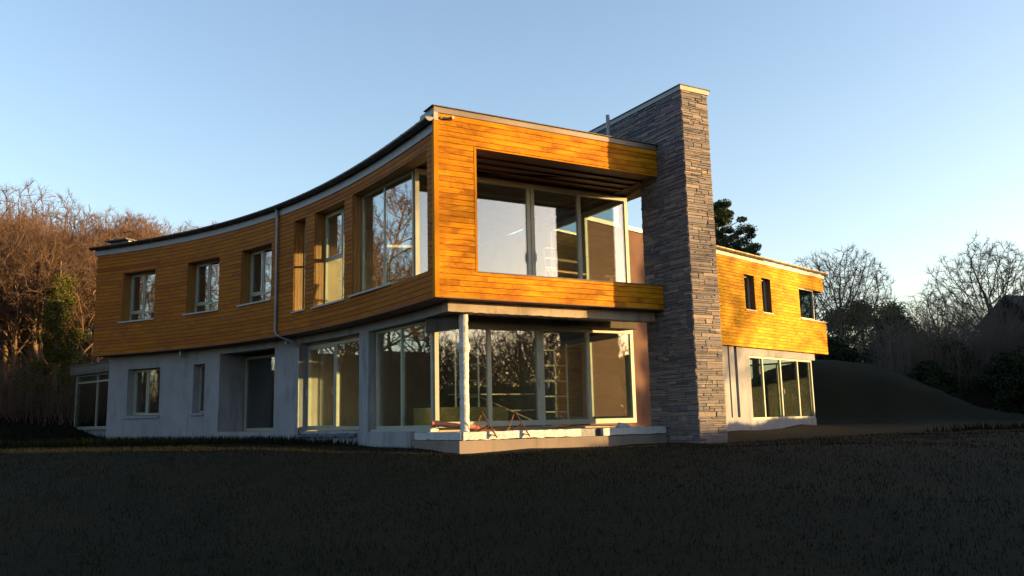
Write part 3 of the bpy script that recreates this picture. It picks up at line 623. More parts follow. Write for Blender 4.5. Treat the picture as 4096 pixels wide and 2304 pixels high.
mb = MB(); mb.hexa([W(8.7, .6, 6.12), W(9.2, .6, 6.12), W(9.2, 3, 6.12), W(8.7, 3, 6.12), W(8.7, .6, 6.42), W(9.2, .6, 6.42), W(9.2, 3, 6.42), W(8.7, 3, 6.42)], M['gutter']); part(mb, 'wing_end_parapet')

# ------------------------------------------------------------------ slate chimney wall
def stones(mb, O, u, n, Lw, z0, z1, seed, ops=()):
    rnd = random.Random(seed); O, u, n = Vector(O), Vector(u), Vector(n)
    def stone(x0, x1, za, zb):
        for o in ops:
            if o[0] < (x0 + x1) / 2 < o[1] and o[2] < (za + zb) / 2 < o[3]: return
        g = .004; x0 += g; x1 -= g; za += g * .8; zb -= g * .8
        if x1 - x0 < .02 or zb - za < .012: return
        pr_ = rnd.uniform(.003, .024); c = .008; tone = min(1, max(0, rnd.gauss(.45, .22)))
        j = lambda k=.005: rnd.uniform(-k, k)
        P = lambda x, z, d: O + u * x + Vector((0, 0, z)) + n * d
        bk = [P(x0, za, -.03), P(x1, za, -.03), P(x1, zb, -.03), P(x0, zb, -.03)]
        e = [P(x0 + j(), za + j(), pr_ - .01), P(x1 + j(), za + j(), pr_ - .01), P(x1 + j(), zb + j(), pr_ - .01), P(x0 + j(), zb + j(), pr_ - .01)]
        f_ = [P(x0 + c + j(), za + c * .7, pr_ + j(.006)), P(x1 - c + j(), za + c * .7, pr_ + j(.006)), P(x1 - c + j(), zb - c * .7, pr_ + j(.006)), P(x0 + c + j(), zb - c * .7, pr_ + j(.006))]
        mb.quad(f_, M['stone'], None, tone)
        for i in range(4):
            k = (i + 1) % 4; mb.quad([bk[i], bk[k], e[k], e[i]], M['stone'], None, tone); mb.quad([e[i], e[k], f_[k], f_[i]], M['stone'], None, tone)
    z = z0
    while z < z1 - .02:
        hb = min(rnd.choice((.035, .045, .055, .07, .09, .12)), z1 - z)
        if z1 - z - hb < .05: hb = z1 - z
        x = 0
        while x < Lw - .01:
            w = rnd.uniform(.12, .34) if rnd.random() < .4 else rnd.uniform(.3, .72)
            if Lw - x - w < .12: w = Lw - x
            if hb < .08 or rnd.random() < .4: stone(x, x + w, z, z + hb)
            else:
                k = 2 if hb < .15 else rnd.choice((2, 3)); cut = sorted(rnd.uniform(.25, .75) for _ in range(k - 1)) if k == 2 else [rnd.uniform(.25, .4), rnd.uniform(.6, .75)]
                zs = [0] + cut + [1]
                for a, b in zip(zs, zs[1:]):
                    if w > .3 and rnd.random() < .5:
                        c_ = x + w * rnd.uniform(.35, .65); stone(x, c_, z + hb * a, z + hb * b); stone(c_, x + w, z + hb * a, z + hb * b)
                    else: stone(x, x + w, z + hb * a, z + hb * b)
            x += w
        z += hb
PS0, PS1, PB0, PB1 = 6.09, 6.93, -1.0, .69
mb = MB(); fin_b = 6.6
v3 = lambda a: (a[0], a[1], 0.)
fd3, nd3 = v3(FD), v3(ND); ndm = v3(-ND); fdm = v3(-FD)
core = lambda s0, s1, b0, b1, z0, z1: mb.hexa([H(s0, b0, z0), H(s1, b0, z0), H(s1, b1, z0), H(s0, b1, z0), H(s0, b0, z1), H(s1, b0, z1), H(s1, b1, z1), H(s0, b1, z1)], M['joint'])
core(PS0 + .01, PS1 - .01, PB0 + .01, PB1 - .01, -1.2, 7.84); core(PS0 + .012, PS1 - .012, PB1 - .009, fin_b, 5.95, 7.838)
stones(mb, H(PS0, PB0, 0), fd3, nd3, PS1 - PS0, -.9, 7.85, 1)
stones(mb, H(PS0, PB1, 0), nd3, fdm, PB1 - PB0, -.9, 5.94, 2)
stones(mb, H(PS0, fin_b, 0), nd3, fdm, fin_b - PB0, 5.94, 7.85, 3)
stones(mb, H(PS1, PB0, 0), ndm, fd3, PB1 - PB0, -.9, 5.94, 4)
stones(mb, H(PS1, PB0, 0), ndm, fd3, fin_b - PB0, 5.94, 7.85, 6)
stones(mb, H(PS1, PB1, 0), fdm, ndm, PS1 - PS0, -.9, 5.94, 5)
part(mb, 'chimney_wall', label='tall blue-grey slate wall rising above the roof')
mb = MB(); e = .035
mb.hexa([H(PS0 - e, PB0 - e, 7.852), H(PS1 + e, PB0 - e, 7.852), H(PS1 + e, fin_b, 7.852), H(PS0 - e, fin_b, 7.852), H(PS0 - e, PB0 - e, 7.965), H(PS1 + e, PB0 - e, 7.965), H(PS1 + e, fin_b, 7.965), H(PS0 - e, fin_b, 7.965)], M['fascia'])
mb.hexa([H(PS0 - e, PB0 - e - .004, 7.85), H(PS1 + e, PB0 - e - .004, 7.85), H(PS1 + e, PB0 - e - .001, 7.85), H(PS0 - e, PB0 - e - .001, 7.85), H(PS0 - e, PB0 - e - .004, 7.964), H(PS1 + e, PB0 - e - .004, 7.964), H(PS1 + e, PB0 - e - .001, 7.964), H(PS0 - e, PB0 - e - .001, 7.964)], M['cap'])  # thin paler sheet on the front only, painting the coping's sunlit side
mb.hexa([H(PS0 - .06, PB0 - .06, 7.966), H(PS1 + .08, PB0 - .06, 7.966), H(PS1 + .08, fin_b, 7.966), H(PS0 - .06, fin_b, 7.966), H(PS0 - .06, PB0 - .06, 7.985), H(PS1 + .08, PB0 - .06, 7.985), H(PS1 + .08, fin_b, 7.985), H(PS0 - .06, fin_b, 7.985)], M['roofing'])
part(mb, 'chimney_coping')

# ------------------------------------------------------------------ flat-roofed bay at the far end
mb = MB(); q0 = np.array(at(283, 35.5)); q1 = np.array(K(66.9, 1.6)[:2]) + np.array([.15, .35]); bd = (q1 - q0) / np.linalg.norm(q1 - q0); bn = np.array([bd[1], -bd[0]])
BL = float(np.linalg.norm(q1 - q0))
def Q(u, d, z=0): p = q0 + bd * u - bn * d; return (p[0], p[1], z)
zt, zh, zs = zat(300, 1470, 35.5), zat(300, 1503, 35.5), zat(300, 1716, 35.5)
mb.hexa([Q(0, .1, -1), Q(BL, .1, -1), Q(BL, 3, -1), Q(0, 3, -1), Q(0, .1, zs - .03), Q(BL, .1, zs - .03), Q(BL, 3, zs - .03), Q(0, 3, zs - .03)], M['render'])
mb.hexa([Q(.1, 2.9, zs), Q(BL, 2.9, zs), Q(BL, 3, zs), Q(.1, 3, zs), Q(.1, 2.9, zh), Q(BL, 2.9, zh), Q(BL, 3, zh), Q(.1, 3, zh)], M['inner']); part(mb, 'bay_wall')
mb = MB(); mb.hexa([Q(-.15, -.08, zh), Q(BL, -.08, zh), Q(BL, 3.1, zh), Q(-.15, 3.1, zh), Q(-.15, -.08, zt), Q(BL, -.08, zt), Q(BL, 3.1, zt), Q(-.15, 3.1, zt)], M['gutter'])
mb.hexa([Q(-.2, -.12, zt + .001), Q(BL, -.12, zt + .001), Q(BL, 3.1, zt + .001), Q(-.2, 3.1, zt + .001), Q(-.2, -.12, zt + .06), Q(BL, -.12, zt + .06), Q(BL, 3.1, zt + .06), Q(-.2, 3.1, zt + .06)], M['roofing']); part(mb, 'bay_roof')
window(Q(.02, .15), Q(BL, .15), zs, zh - .005, mull=(.34,), trans=((.02, .34, zh - .32), (.34, .98, zh - .32)), bw=.07, sill=(-.1, 0, .12, .04, M['sill']), name='bay_window', label='window of the low flat-roofed bay')
window(Q(.05, 2.9), Q(.05, .2), zs, zh - .005, mull=(.5,), bw=.07, name='side_window')

# ------------------------------------------------------------------ loose things
def thing(mb, name, label, category, group=None, **k):
    o = mb.build(name, None, **k); o['label'] = label; o['category'] = category
    if group: o['group'] = group
    return o
# drain pipe lying on the terrace
p0, p1 = Vector(H(.30, .92, .0)), Vector(H(1.45, .62, -.14))
mb = MB(); dr = (p1 - p0).normalized(); mb.tube([p0 + dr * .16, p1], .055, M['clay'], 16); drain = thing(mb, 'drain_pipe', 'orange plastic drain pipe lying across the terrace behind the white column', 'pipe')
mb = MB(); ux = dr.cross(Vector((0, 0, 1))).normalized(); uy = ux.cross(dr)
ring = lambda p, r_: [p + (ux * math.cos(t) + uy * math.sin(t)) * r_ for t in (2 * math.pi * k / 20 for k in range(20))]
rs = [ring(p0 + dr * .18, .057), ring(p0 + dr * .16, .07), ring(p0, .07), ring(p0, .06), ring(p0 + dr * .2, .058)]
for a, b in zip(rs, rs[1:]):
    for k in range(20): mb.quad([a[k], a[(k + 1) % 20], b[(k + 1) % 20], b[k]], M['clay'])
mb.quad(ring(p0 + dr * .19, .056), M['batten']); o = mb.build('socket'); o.parent = drain
# rusty trestle brackets with the rod between
def trestle(s, label):
    root = empty('steel_trestle', H(s, .2, -.2), label, 'trestle', 'rusty steel trestles on the terrace edge')
    o = Vector(root.location)
    L_ = lambda ds, b, z: Vector(H(s + ds, .2 + b, -.2 + z)) - o
    for nm, a, b, w in (('leg', L_(-.12, .02, .42), L_(.14, -.17, -.13), .045), ('leg', L_(-.12, .02, .40), L_(-.16, .25, .02), .025), ('brace', L_(0.0, -.05, .13), L_(-.2, .2, -.02), .055), ('brace', L_(-.1, .1, .0), L_(.13, -.15, -.1), .03)):
        m_ = MB(); m_.bar(a, b, w, w * .5, M['rust']); m_.build(nm, root)
    return root
trestle(1.26, 'left rusty steel trestle on the white terrace edge, joined to a rod')
trestle(2.07, 'right rusty steel trestle on the white terrace edge, in front of the door meeting')
mb = MB(); mb.tube([H(1.15, .45, -.18), H(1.93, .42, -.175)], .017, M['rust'], 8); thing(mb, 'steel_rod', 'rusty steel rod lying between the two trestles', 'rod')
# yellow insulation boards stacked indoors
zb_ = -.16
for i in range(6):
    mb = MB(); s1 = 2.58 + (.06 if i in (1, 2, 3, 4) else 0) + .01 * (i % 2); z0 = zb_ + i * .088
    mb.hexa([H(.95, 2.35, z0), H(s1 + .35, 2.35, z0), H(s1 + .35, 3.4, z0), H(.95, 3.4, z0), H(.95, 2.35, z0 + .084), H(s1 + .35, 2.35, z0 + .084), H(s1 + .35, 3.4, z0 + .084), H(.95, 3.4, z0 + .084)], M['insul'])
    lab = ['bottom', 'second', 'third', 'fourth', 'fifth', 'topmost'][i]
    thing(mb, 'insulation_board', f'{lab} yellow insulation board from the floor in the stack behind the lower glass', 'insulation board', 'yellow insulation boards stacked indoors')
# scaffold tower indoors
root = empty('scaffold_tower', H(3.6, 3.0, -.16), 'pale metal scaffold tower with ladder frames standing behind the lower glass', 'scaffold')
o = Vector(root.location); J = lambda s, b, z: Vector(H(s, b, z)) - o
for s0, s1 in ((1.85, 2.48), (4.34, 5.11)):
    m_ = MB(); b_ = 2.9
    for s_ in (s0, s1): m_.tube([J(s_, b_, -.12), J(s_, b_, 2.0)], .025, M['alu'], 8)
    for k in range(5): m_.tube([J(s0, b_, .22 + k * .4), J(s1, b_, .22 + k * .4)], .022, M['alu'], 8)
    m_.bar(J(s1 - .25, b_, .12), J(s1, b_, -.1), .02, .02, M['alu'])
    m_.build('ladder_frame', root)
for z in (.28, .7):
    m_ = MB(); m_.tube([J(1.9, 3.4, z), J(4.4, 3.4, z)], .022, M['alu'], 8); m_.build('rail', root)
m_ = MB(); m_.tube([J(2.6, 3.3, .68), J(4.1, 3.0, .0)], .018, M['alu'], 6); m_.build('brace', root)
# step ladder upstairs
root = empty('step_ladder', H(4.3, 2.8, 3.0), 'aluminium step ladder standing open behind the upper glazing', 'ladder')
o = Vector(root.location); J = lambda s, b, z: Vector(H(s, b, z)) - o
zb_ = 2.93
for sx in (-.2, .2):
    m_ = MB(); m_.bar(J(4.55 + sx, 2.5, zb_), J(4.6 + sx * .6, 2.85, zb_ + 1.58), .05, .025, M['ladder']); m_.build('front_rail', root)
    m_ = MB(); m_.bar(J(4.82 + sx, 3.3, zb_), J(4.6 + sx * .6, 2.9, zb_ + 1.56), .04, .02, M['ladder']); m_.build('rear_rail', root)
for k in range(1, 6):
    t = k / 6; m_ = MB(); a = J(4.55 - .2 + .08 * t + .05 * t, 2.5 + .35 * t, zb_ + 1.58 * t); b = J(4.55 + .2 - .08 * t + .05 * t, 2.5 + .35 * t, zb_ + 1.58 * t); m_.bar(a, b, .08, .02, M['ladder']); m_.build('tread', root)
m_ = MB(); m_.bar(J(4.47, 2.86, zb_ + 1.6), J(4.76, 2.86, zb_ + 1.6), .2, .03, M['insul']); m_.build('top_cap', root)
mb = MB(); mb.bar(H(4.6, 3.05, 2.93), H(5.0, 3.25, 4.5), .09, .04, M['timber']); thing(mb, 'timber_plank', 'reddish timber plank leaning beside the step ladder upstairs', 'plank')
mb = MB()
for (a, b) in (((4.9, 3.3, 2.93), (4.9, 3.3, 4.05)), ((5.9, 3.3, 2.93), (5.9, 3.3, 4.0)), ((4.75, 3.3, 4.05), (6.1, 3.3, 4.0)), ((4.9, 3.3, 3.7), (5.9, 3.3, 3.68))): mb.bar(H(*a), H(*b), .05, .05, M['timber'])
thing(mb, 'timber_stand', 'brown timber trestle frame standing indoors by the upper side glazing', 'trestle')
mb = MB(); mb.tube([H(3.6, 1.1, -.17), H(4.0, 1.0, -.13), H(4.4, 1.05, -.12), H(4.8, .95, -.15), H(5.4, 1.05, -.17)], .01, M['batten'], 6); thing(mb, 'black_cable', 'thin black cable trailing along the terrace below the right-hand pane', 'cable')
mb = MB(); rnd = random.Random(12)
cst = [H(5.35 + rnd.uniform(-.18, .18), .95 + rnd.uniform(-.12, .12), -.19) for _ in range(4)]
mb.hexa([H(5.2, .8, -.198), H(5.6, .85, -.198), H(5.55, 1.1, -.198), H(5.25, 1.05, -.198), H(5.22, .85, -.08), H(5.5, .87, -.12), H(5.5, 1.05, -.14), H(5.28, 1.0, -.09)], M['wrap'])
thing(mb, 'plastic_bag', 'crumpled white plastic bag on the terrace near the slate wall', 'bag')

# ------------------------------------------------------------------ terrain
def sst(a, b, x): t = np.clip((x - a) / (b - a), 0, 1); return t * t * (3 - 2 * t)
def gz(x, y):
    x = np.asarray(x, float); y = np.asarray(y, float)
    plat = np.interp(x, [-40, -15, -7, -3, -.6, 5, 13, 30], [-.36, -.37, -.42, -.55, -.62, -.58, -.47, -.4])
    z = -1.6 + (plat + 1.6) * sst(3.5, 17.2, y)
    z = z + 3.25 * np.exp(-(np.abs((x - 16.3) / 5.6) ** 2.6)) * np.exp(-(np.abs((y - 45.5) / 6.0) ** 2.4)) * sst(37, 41, y + (x < 13.5) * 0)
    dl = -x * .5 + y * .87
    z = z + 1.1 * sst(36, 44, dl) * sst(-9, -15, x) + 9.5 * sst(46, 105, dl) * sst(8, -12, x)
    z = z + 2.6 * sst(50, 75, y) * sst(0, 12, x)
    z = z + (.06 * np.sin(x * 1.7 + y * .9) * np.sin(y * 1.3 - x * .6) + .035 * np.sin(x * 4.1 - y * 2.3) * np.sin(y * 3.7 + x)) * (.35 + .65 * sst(30, 40, y)) * sst(5, 9, y)
    z = z + .05 * np.sin(x * .9 + y * .37) * np.cos(y * .7 - x * .2) * sst(-4, 4, np.abs(y - 24) - 6)
    return z
gx = np.concatenate([np.linspace(-400, -45, 14)[:-1], np.linspace(-45, 45, 150), np.linspace(45, 400, 14)[1:]])
gy = np.concatenate([np.linspace(-300, -10, 10)[:-1], np.linspace(-10, 90, 170), np.linspace(90, 600, 16)[1:]])
X, Y = np.meshgrid(gx, gy); Z = gz(X, Y); nx, ny = len(gx), len(gy)
V_ = np.c_[X.ravel(), Y.ravel(), Z.ravel()]; ii = (np.arange(ny - 1)[:, None] * nx + np.arange(nx - 1)[None]).ravel()
F_ = np.c_[ii, ii + 1, ii + nx + 1, ii + nx]
def npmesh(name, V, F, material, tone=None, smooth=False):
    me = bpy.data.meshes.new(name); V = np.asarray(V, np.float32); F = np.asarray(F, np.int32); k = F.shape[1]
    me.vertices.add(len(V)); me.vertices.foreach_set('co', V.ravel()); me.loops.add(F.size); me.loops.foreach_set('vertex_index', F.ravel())
    me.polygons.add(len(F)); me.polygons.foreach_set('loop_start', np.arange(0, F.size, k, dtype=np.int32)); me.polygons.foreach_set('loop_total', np.full(len(F), k, np.int32))
    if tone is not None:
        a = me.attributes.new('tone', 'FLOAT', 'FACE'); a.data.foreach_set('value', np.asarray(tone, np.float32))
    if smooth: me.polygons.foreach_set('use_smooth', np.ones(len(F), bool))
    me.materials.append(material); me.update(calc_edges=True); return me
def link(me, name, parent=None, **props):
    o = bpy.data.objects.new(name, me); col.objects.link(o)
    if parent is not None: o.parent = parent
    for k, v in props.items(): o[k] = v
    return o
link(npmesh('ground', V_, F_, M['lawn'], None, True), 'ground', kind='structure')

# grass blades
rg = np.random.default_rng(4)
def blades(n, xs, ys, hgt, wid, name, keep):
    x = rg.uniform(*xs, n); y = ys[0] + (ys[1] - ys[0]) * rg.random(n) ** 1.2; k = keep(x, y); x, y = x[k], y[k]; n = len(x)
    z = gz(x, y) - .01; a = rg.uniform(0, 2 * np.pi, n); h = hgt * rg.uniform(.5, 1.4, n); w = wid * rg.uniform(.6, 1.3, n); ln = rg.uniform(0, .6, n) * h; la = rg.uniform(0, 2 * np.pi, n)
    P = np.stack([np.c_[x - np.cos(a) * w, y - np.sin(a) * w, z], np.c_[x + np.cos(a) * w, y + np.sin(a) * w, z], np.c_[x + np.cos(la) * ln, y + np.sin(la) * ln, z + h]], 1).reshape(-1, 3)
    return P, rg.random(n)
def out_house(x, y):
    s = (x - A[0]) * FD[0] + (y - A[1]) * FD[1]; b = -((x - A[0]) * ND[0] + (y - A[1]) * ND[1])
    rr = np.hypot(x - CC[0], y - CC[1]); th = np.degrees(np.arctan2(y - CC[1], x - CC[0]))
    inbar = (rr > CR + .5) & (th > 24) & (th < 67); u = (x - WP[0]) * WD[0] + (y - WP[1]) * WD[1]; d = -((x - WP[0]) * WN[0] + (y - WP[1]) * WN[1])
    return ~(inbar | ((s > .5) & (s < 7) & (b > -1.05)) | ((u > -12) & (u < 7.8) & (d > .1) & (d < 8)))
infr = lambda x, y: (np.abs(x) < y * .66 + 1) & out_house(x, y)
P1_, t1 = blades(150000, (-17, 17), (6.5, 24), .055, .006, 'g', infr)
P3_, t3 = blades(70000, (8, 36), (33, 54), .34, .035, 'g', infr)
P2_, t2 = blades(150000, (-30, 34), (22, 50), .17, .02, 'g', infr)
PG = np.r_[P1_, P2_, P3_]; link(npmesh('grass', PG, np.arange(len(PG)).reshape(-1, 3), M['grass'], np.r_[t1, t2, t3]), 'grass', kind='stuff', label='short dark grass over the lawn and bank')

# ------------------------------------------------------------------ trees
def tubes(paths):
    """paths: list of (points (m,3), radii (m,)); returns vertices and quads grouped by shape"""
    groups = {}
    for p, r_, k in paths: groups.setdefault((len(p), k), []).append((p, r_))
    VV, FF, base_ = [], [], 0
    for (m_, k), lst in groups.items():
        P = np.array([q[0] for q in lst]); Rr = np.array([q[1] for q in lst]); d = np.gradient(P, axis=1); d /= np.linalg.norm(d, axis=2, keepdims=True) + 1e-9
        ref = np.where(np.abs(d[..., 2:3]) < .9, np.array([0, 0, 1.]), np.array([1., 0, 0])); x = np.cross(d, ref); x /= np.linalg.norm(x, axis=2, keepdims=True) + 1e-9; y = np.cross(x, d)
        t = np.arange(k) * 2 * np.pi / k
        V = P[:, :, None] + (x[:, :, None] * np.cos(t)[None, None, :, None] + y[:, :, None] * np.sin(t)[None, None, :, None]) * Rr[:, :, None, None]
        n = len(lst); idx = np.arange(n * m_ * k).reshape(n, m_, k); a = idx[:, :-1]; b = idx[:, 1:]
        F = np.stack([a, np.roll(a, -1, 2), np.roll(b, -1, 2), b], -1).reshape(-1, 4) + base_
        VV.append(V.reshape(-1, 3)); FF.append(F); base_ += n * m_ * k
    return np.concatenate(VV), np.concatenate(FF)
def grow_tree(seed, style):
    g = np.random.default_rng(seed); lv = {0: [], 1: [], 2: []}
    S = dict(alder=dict(trunk=.96, n=(30, 8, 6, 5), ang=(50, 42, 38, 35), ln=(.30, .42, .45, .5), start=.28, up=.35, r0=.012, shape='cone'),
             ash=dict(trunk=.8, n=(20, 9, 7, 5), ang=(48, 40, 38, 36), ln=(.40, .45, .42, .45), start=.3, up=.3, r0=.014, shape='cone'),
             dome=dict(trunk=.5, n=(18, 12, 9, 7), ang=(68, 48, 42, 38), ln=(.52, .42, .42, .45), start=.4, up=.10, r0=.022, shape='round'),
             tall=dict(trunk=.85, n=(16, 8, 7, 5), ang=(50, 40, 38, 36), ln=(.36, .45, .42, .45), start=.5, up=.3, r0=.014, shape='cone'),
             oak=dict(trunk=.45, n=(15, 10, 8, 6), ang=(58, 44, 42, 38), ln=(.62, .42, .42, .45), start=.42, up=.12, r0=.02, shape='round'),
             bush=dict(trunk=.5, n=(16, 8, 7, 5), ang=(50, 45, 42, 40), ln=(.62, .42, .4, .45), start=.05, up=.3, r0=.01, shape='round'))[style]
    def path(p, d, L, r_, m_, wob, up):
        pts = [p]; rr = [r_]; d = d / np.linalg.norm(d)
        for i in range(1, m_):
            d = d + g.normal(0, wob, 3) + np.array([0, 0, up]) * (1.2 / m_); d /= np.linalg.norm(d); pts.append(pts[-1] + d * L / (m_ - 1)); rr.append(r_ * (1 - .75 * i / (m_ - 1)))
        return np.array(pts), np.array(rr)
    def side(d, ang):
        a = g.normal(size=3); a -= d * (a @ d); a /= np.linalg.norm(a); return d * math.cos(ang) + a * math.sin(ang)
    T, Tr = path(np.zeros(3), np.array([g.normal(0, .03), g.normal(0, .03), 1.]), S['trunk'], S['r0'], 12, .05, .25); lv[0].append((T, Tr, 8))
    def branch(parent, prad, level, L, start):
        n = S['n'][level]
        for i in range(n):
            t = start + (1 - start) * (i + g.random()) / n; f = t * (len(parent) - 1); k = min(int(f), len(parent) - 2); p = parent[k] + (parent[k + 1] - parent[k]) * (f - k); d = parent[k + 1] - parent[k]; d /= np.linalg.norm(d)
            pr2 = prad[k] * .62
            ang = R(S['ang'][level]) * g.uniform(.75, 1.25)
            if level == 0:
                ln = L * S['ln'][0] * ((1.15 - .75 * (t - start) / (1 - start)) if S['shape'] == 'cone' else g.uniform(.75, 1.1)) * g.uniform(.8, 1.2)
                if S['shape'] == 'round': ang *= 1.15 - .75 * (t - start) / (1 - start)
            else: ln = L * S['ln'][level] * (1.1 - .5 * t) * g.uniform(.7, 1.3)
            m_ = (8, 6, 4, 3)[level]; pp, rr = path(p, side(d, ang), ln, max(min(pr2, .012 * ln ** .5), (.0022, .0015, .0009, .0006)[level] * (1.9 if style == 'dome' else 1)), m_, (.10, .14, .17, .2)[level], S['up'])
            if level == 0: rr = rr * 1.0
            lv[0 if level == 0 else (1 if level < 3 else 2)].append((pp, rr, (6, 4, 3, 3)[level]))
            if level < 3: branch(pp, rr, level + 1, ln, .18)
    branch(T, Tr, 0, 1.0, S['start'])
    return tubes(lv[0]), tubes(lv[1] + lv[2])
def grow_crown(seed, cz=.68, rx=.34, rz=.31, trunk=.36, n=2600, step=.016, twig=.035, rtip=.0011, tw=4):
    """a bare crown grown towards points spread through an ellipsoid"""
    g = np.random.default_rng(seed); P = g.normal(size=(n * 2, 3)); P /= np.linalg.norm(P, axis=1, keepdims=True); P *= g.random((n * 2, 1)) ** .42
    lump = 1 + .16 * np.sin(P[:, 0] * 5 + seed) * np.cos(P[:, 1] * 4 + seed * 2); P = P * lump[:, None] * np.array([rx, rx, rz]) + np.array([0, 0, cz]); P = P[P[:, 2] > trunk * .8][:n]
    nodes = [np.array([0, 0, 0.])]; par = [-1]
    while nodes[-1][2] < trunk: nodes.append(nodes[-1] + np.array([g.normal(0, .0025), g.normal(0, .0025), step])); par.append(len(nodes) - 2)
    X = np.array(nodes); near = np.full(len(P), 0); nd = np.full(len(P), 9.)
    def upd(i0):
        d = np.linalg.norm(P[:, None] - X[None, i0:], axis=2); k = d.argmin(1); m = d[np.arange(len(P)), k]; b = m < nd; near[b] = k[b] + i0; nd[b] = m[b]
    upd(0); kids = {}
    for it in range(170):
        if not len(P): break
        act = nd < (.9 if it < 6 else .2)
        if not act.any(): break
        D = P - X[near]; D /= np.linalg.norm(D, axis=1, keepdims=True) + 1e-9; new = []; np_ = []
        for k in np.unique(near[act]):
            if kids.get(k, 0) >= 3: continue
            d = D[act & (near == k)].mean(0) + g.normal(0, .12, 3); pk = par[k]
            if pk >= 0: q = X[k] - X[pk]; d = d + q / np.linalg.norm(q) * .35
            d /= np.linalg.norm(d) + 1e-9; new.append(X[k] + d * step); np_.append(k); kids[k] = kids.get(k, 0) + 1
        if not new: break
        i0 = len(X); X = np.vstack([X, new]); par += np_; upd(i0)
        keep = nd > .028; P = P[keep]; near = near[keep]; nd = nd[keep]
    N_ = len(X); ch = [[] for _ in range(N_)]
    for i in range(1, N_): ch[par[i]].append(i)
    cnt = np.zeros(N_)
    for i in range(N_ - 1, -1, -1): cnt[i] = 1 if not ch[i] else sum(cnt[c] for c in ch[i])
    rad = rtip * cnt ** .44; big, small = [], []; st = [(0, None)]
    while st:
        i, pv = st.pop(); chain = ([pv] if pv is not None else []) + [i]
        while ch[i]:
            c = sorted(ch[i], key=lambda k: -cnt[k]); 
            for o_ in c[1:]: st.append((o_, i))
            i = c[0]; chain.append(i)
        if len(chain) > 5: chain = chain[:2] + chain[2:-1:2] + [chain[-1]]
        pts = X[chain]; rr = rad[chain].copy()
        if pv is not None: rr[0] = rr[1]
        (big if rr[0] > rtip * 7 else small).append((pts, rr, 7 if rr[0] > rtip * 9 else 3))
    tips = [i for i in range(N_) if cnt[i] <= 2 and par[i] > 0]
    for i in tips:
        q = X[i] - X[par[i]]; q /= np.linalg.norm(q)
        for k in range(tw):
            d = q + g.normal(0, .55, 3) + np.array([0, 0, .25]); d /= np.linalg.norm(d); e = X[i] + d * twig * g.uniform(.5, 1.3); small.append((np.array([X[i], (X[i] + e) / 2 + g.normal(0, .002, 3), e]), np.array([rtip * .75, rtip * .6, rtip * .4]), 3))
    return tubes(big), tubes(small)
TREES = {}
def crown_meshes(key, bark_m, twig_m, **k):
    (v0, f0), (v1, f1) = grow_crown(**k); z = np.percentile(v1[:, 2], 99.8); TREES[key] = (npmesh('trunk', v0 / z, f0, bark_m, None, True), npmesh('crown', v1 / z, f1, twig_m))
def tree_meshes(key, seed, style, bark_m, twig_m):
    (v0, f0), (v1, f1) = grow_tree(seed, style)
    zmax = np.percentile(v1[:, 2], 99.3); v0 = v0 / zmax; v1 = v1 / zmax
    TREES[key] = (npmesh('trunk', v0, f0, bark_m, None, True), npmesh('crown', v1, f1, twig_m))
tree_meshes('warm0', 10, 'alder', M['bark_warm'], M['twig_warm']); tree_meshes('warm2', 12, 'ash', M['bark_warm'], M['twig_warm'])
crown_meshes('warm1', M['bark_warm'], M['twig_warm'], seed=3, cz=.68, rx=.22, rz=.31, n=1500, rtip=.0009)
crown_meshes('warm3', M['bark_warm'], M['twig_warm'], seed=5, cz=.72, rx=.27, rz=.27, trunk=.42, n=1500, rtip=.0009)
crown_meshes('dome', M['bark_grey'], M['twig_grey'], seed=7, n=3000)
crown_meshes('dome2', M['bark_grey'], M['twig_grey'], seed=11, rx=.38, rz=.33, cz=.66, n=2600)
crown_meshes('thin', M['bark_grey'], M['twig_grey'], seed=13, rx=.3, rz=.36, cz=.62, trunk=.2, n=900, rtip=.0012, tw=3)
for i in range(2): tree_meshes(f'oak{i}', 30 + i, 'oak', M['bark_grey'], M['twig_grey'])
tree_meshes('tall', 44, 'tall', M['bark_grey'], M['twig_grey'])
tree_meshes('ash', 40, 'ash', M['bark_grey'], M['twig_grey'])
tree_meshes('bushw', 50, 'bush', M['bark_warm'], M['twig_warm']); tree_meshes('bushg', 51, 'bush', M['bark_grey'], M['twig_grey'])
def plant(key, x, y, h, label, category='tree', group=None, rz=0, name='bare_tree', sx=1., zoff=0):
    root = empty(name, (x, y, float(gz(x, y)) - .15 + zoff), label, category, group, rz); root.scale = (h * sx, h * sx, h)
    for me, nm in zip(TREES[key], ('trunk', 'crown')): link(me, nm, root)
    return root
rt = random.Random(77)
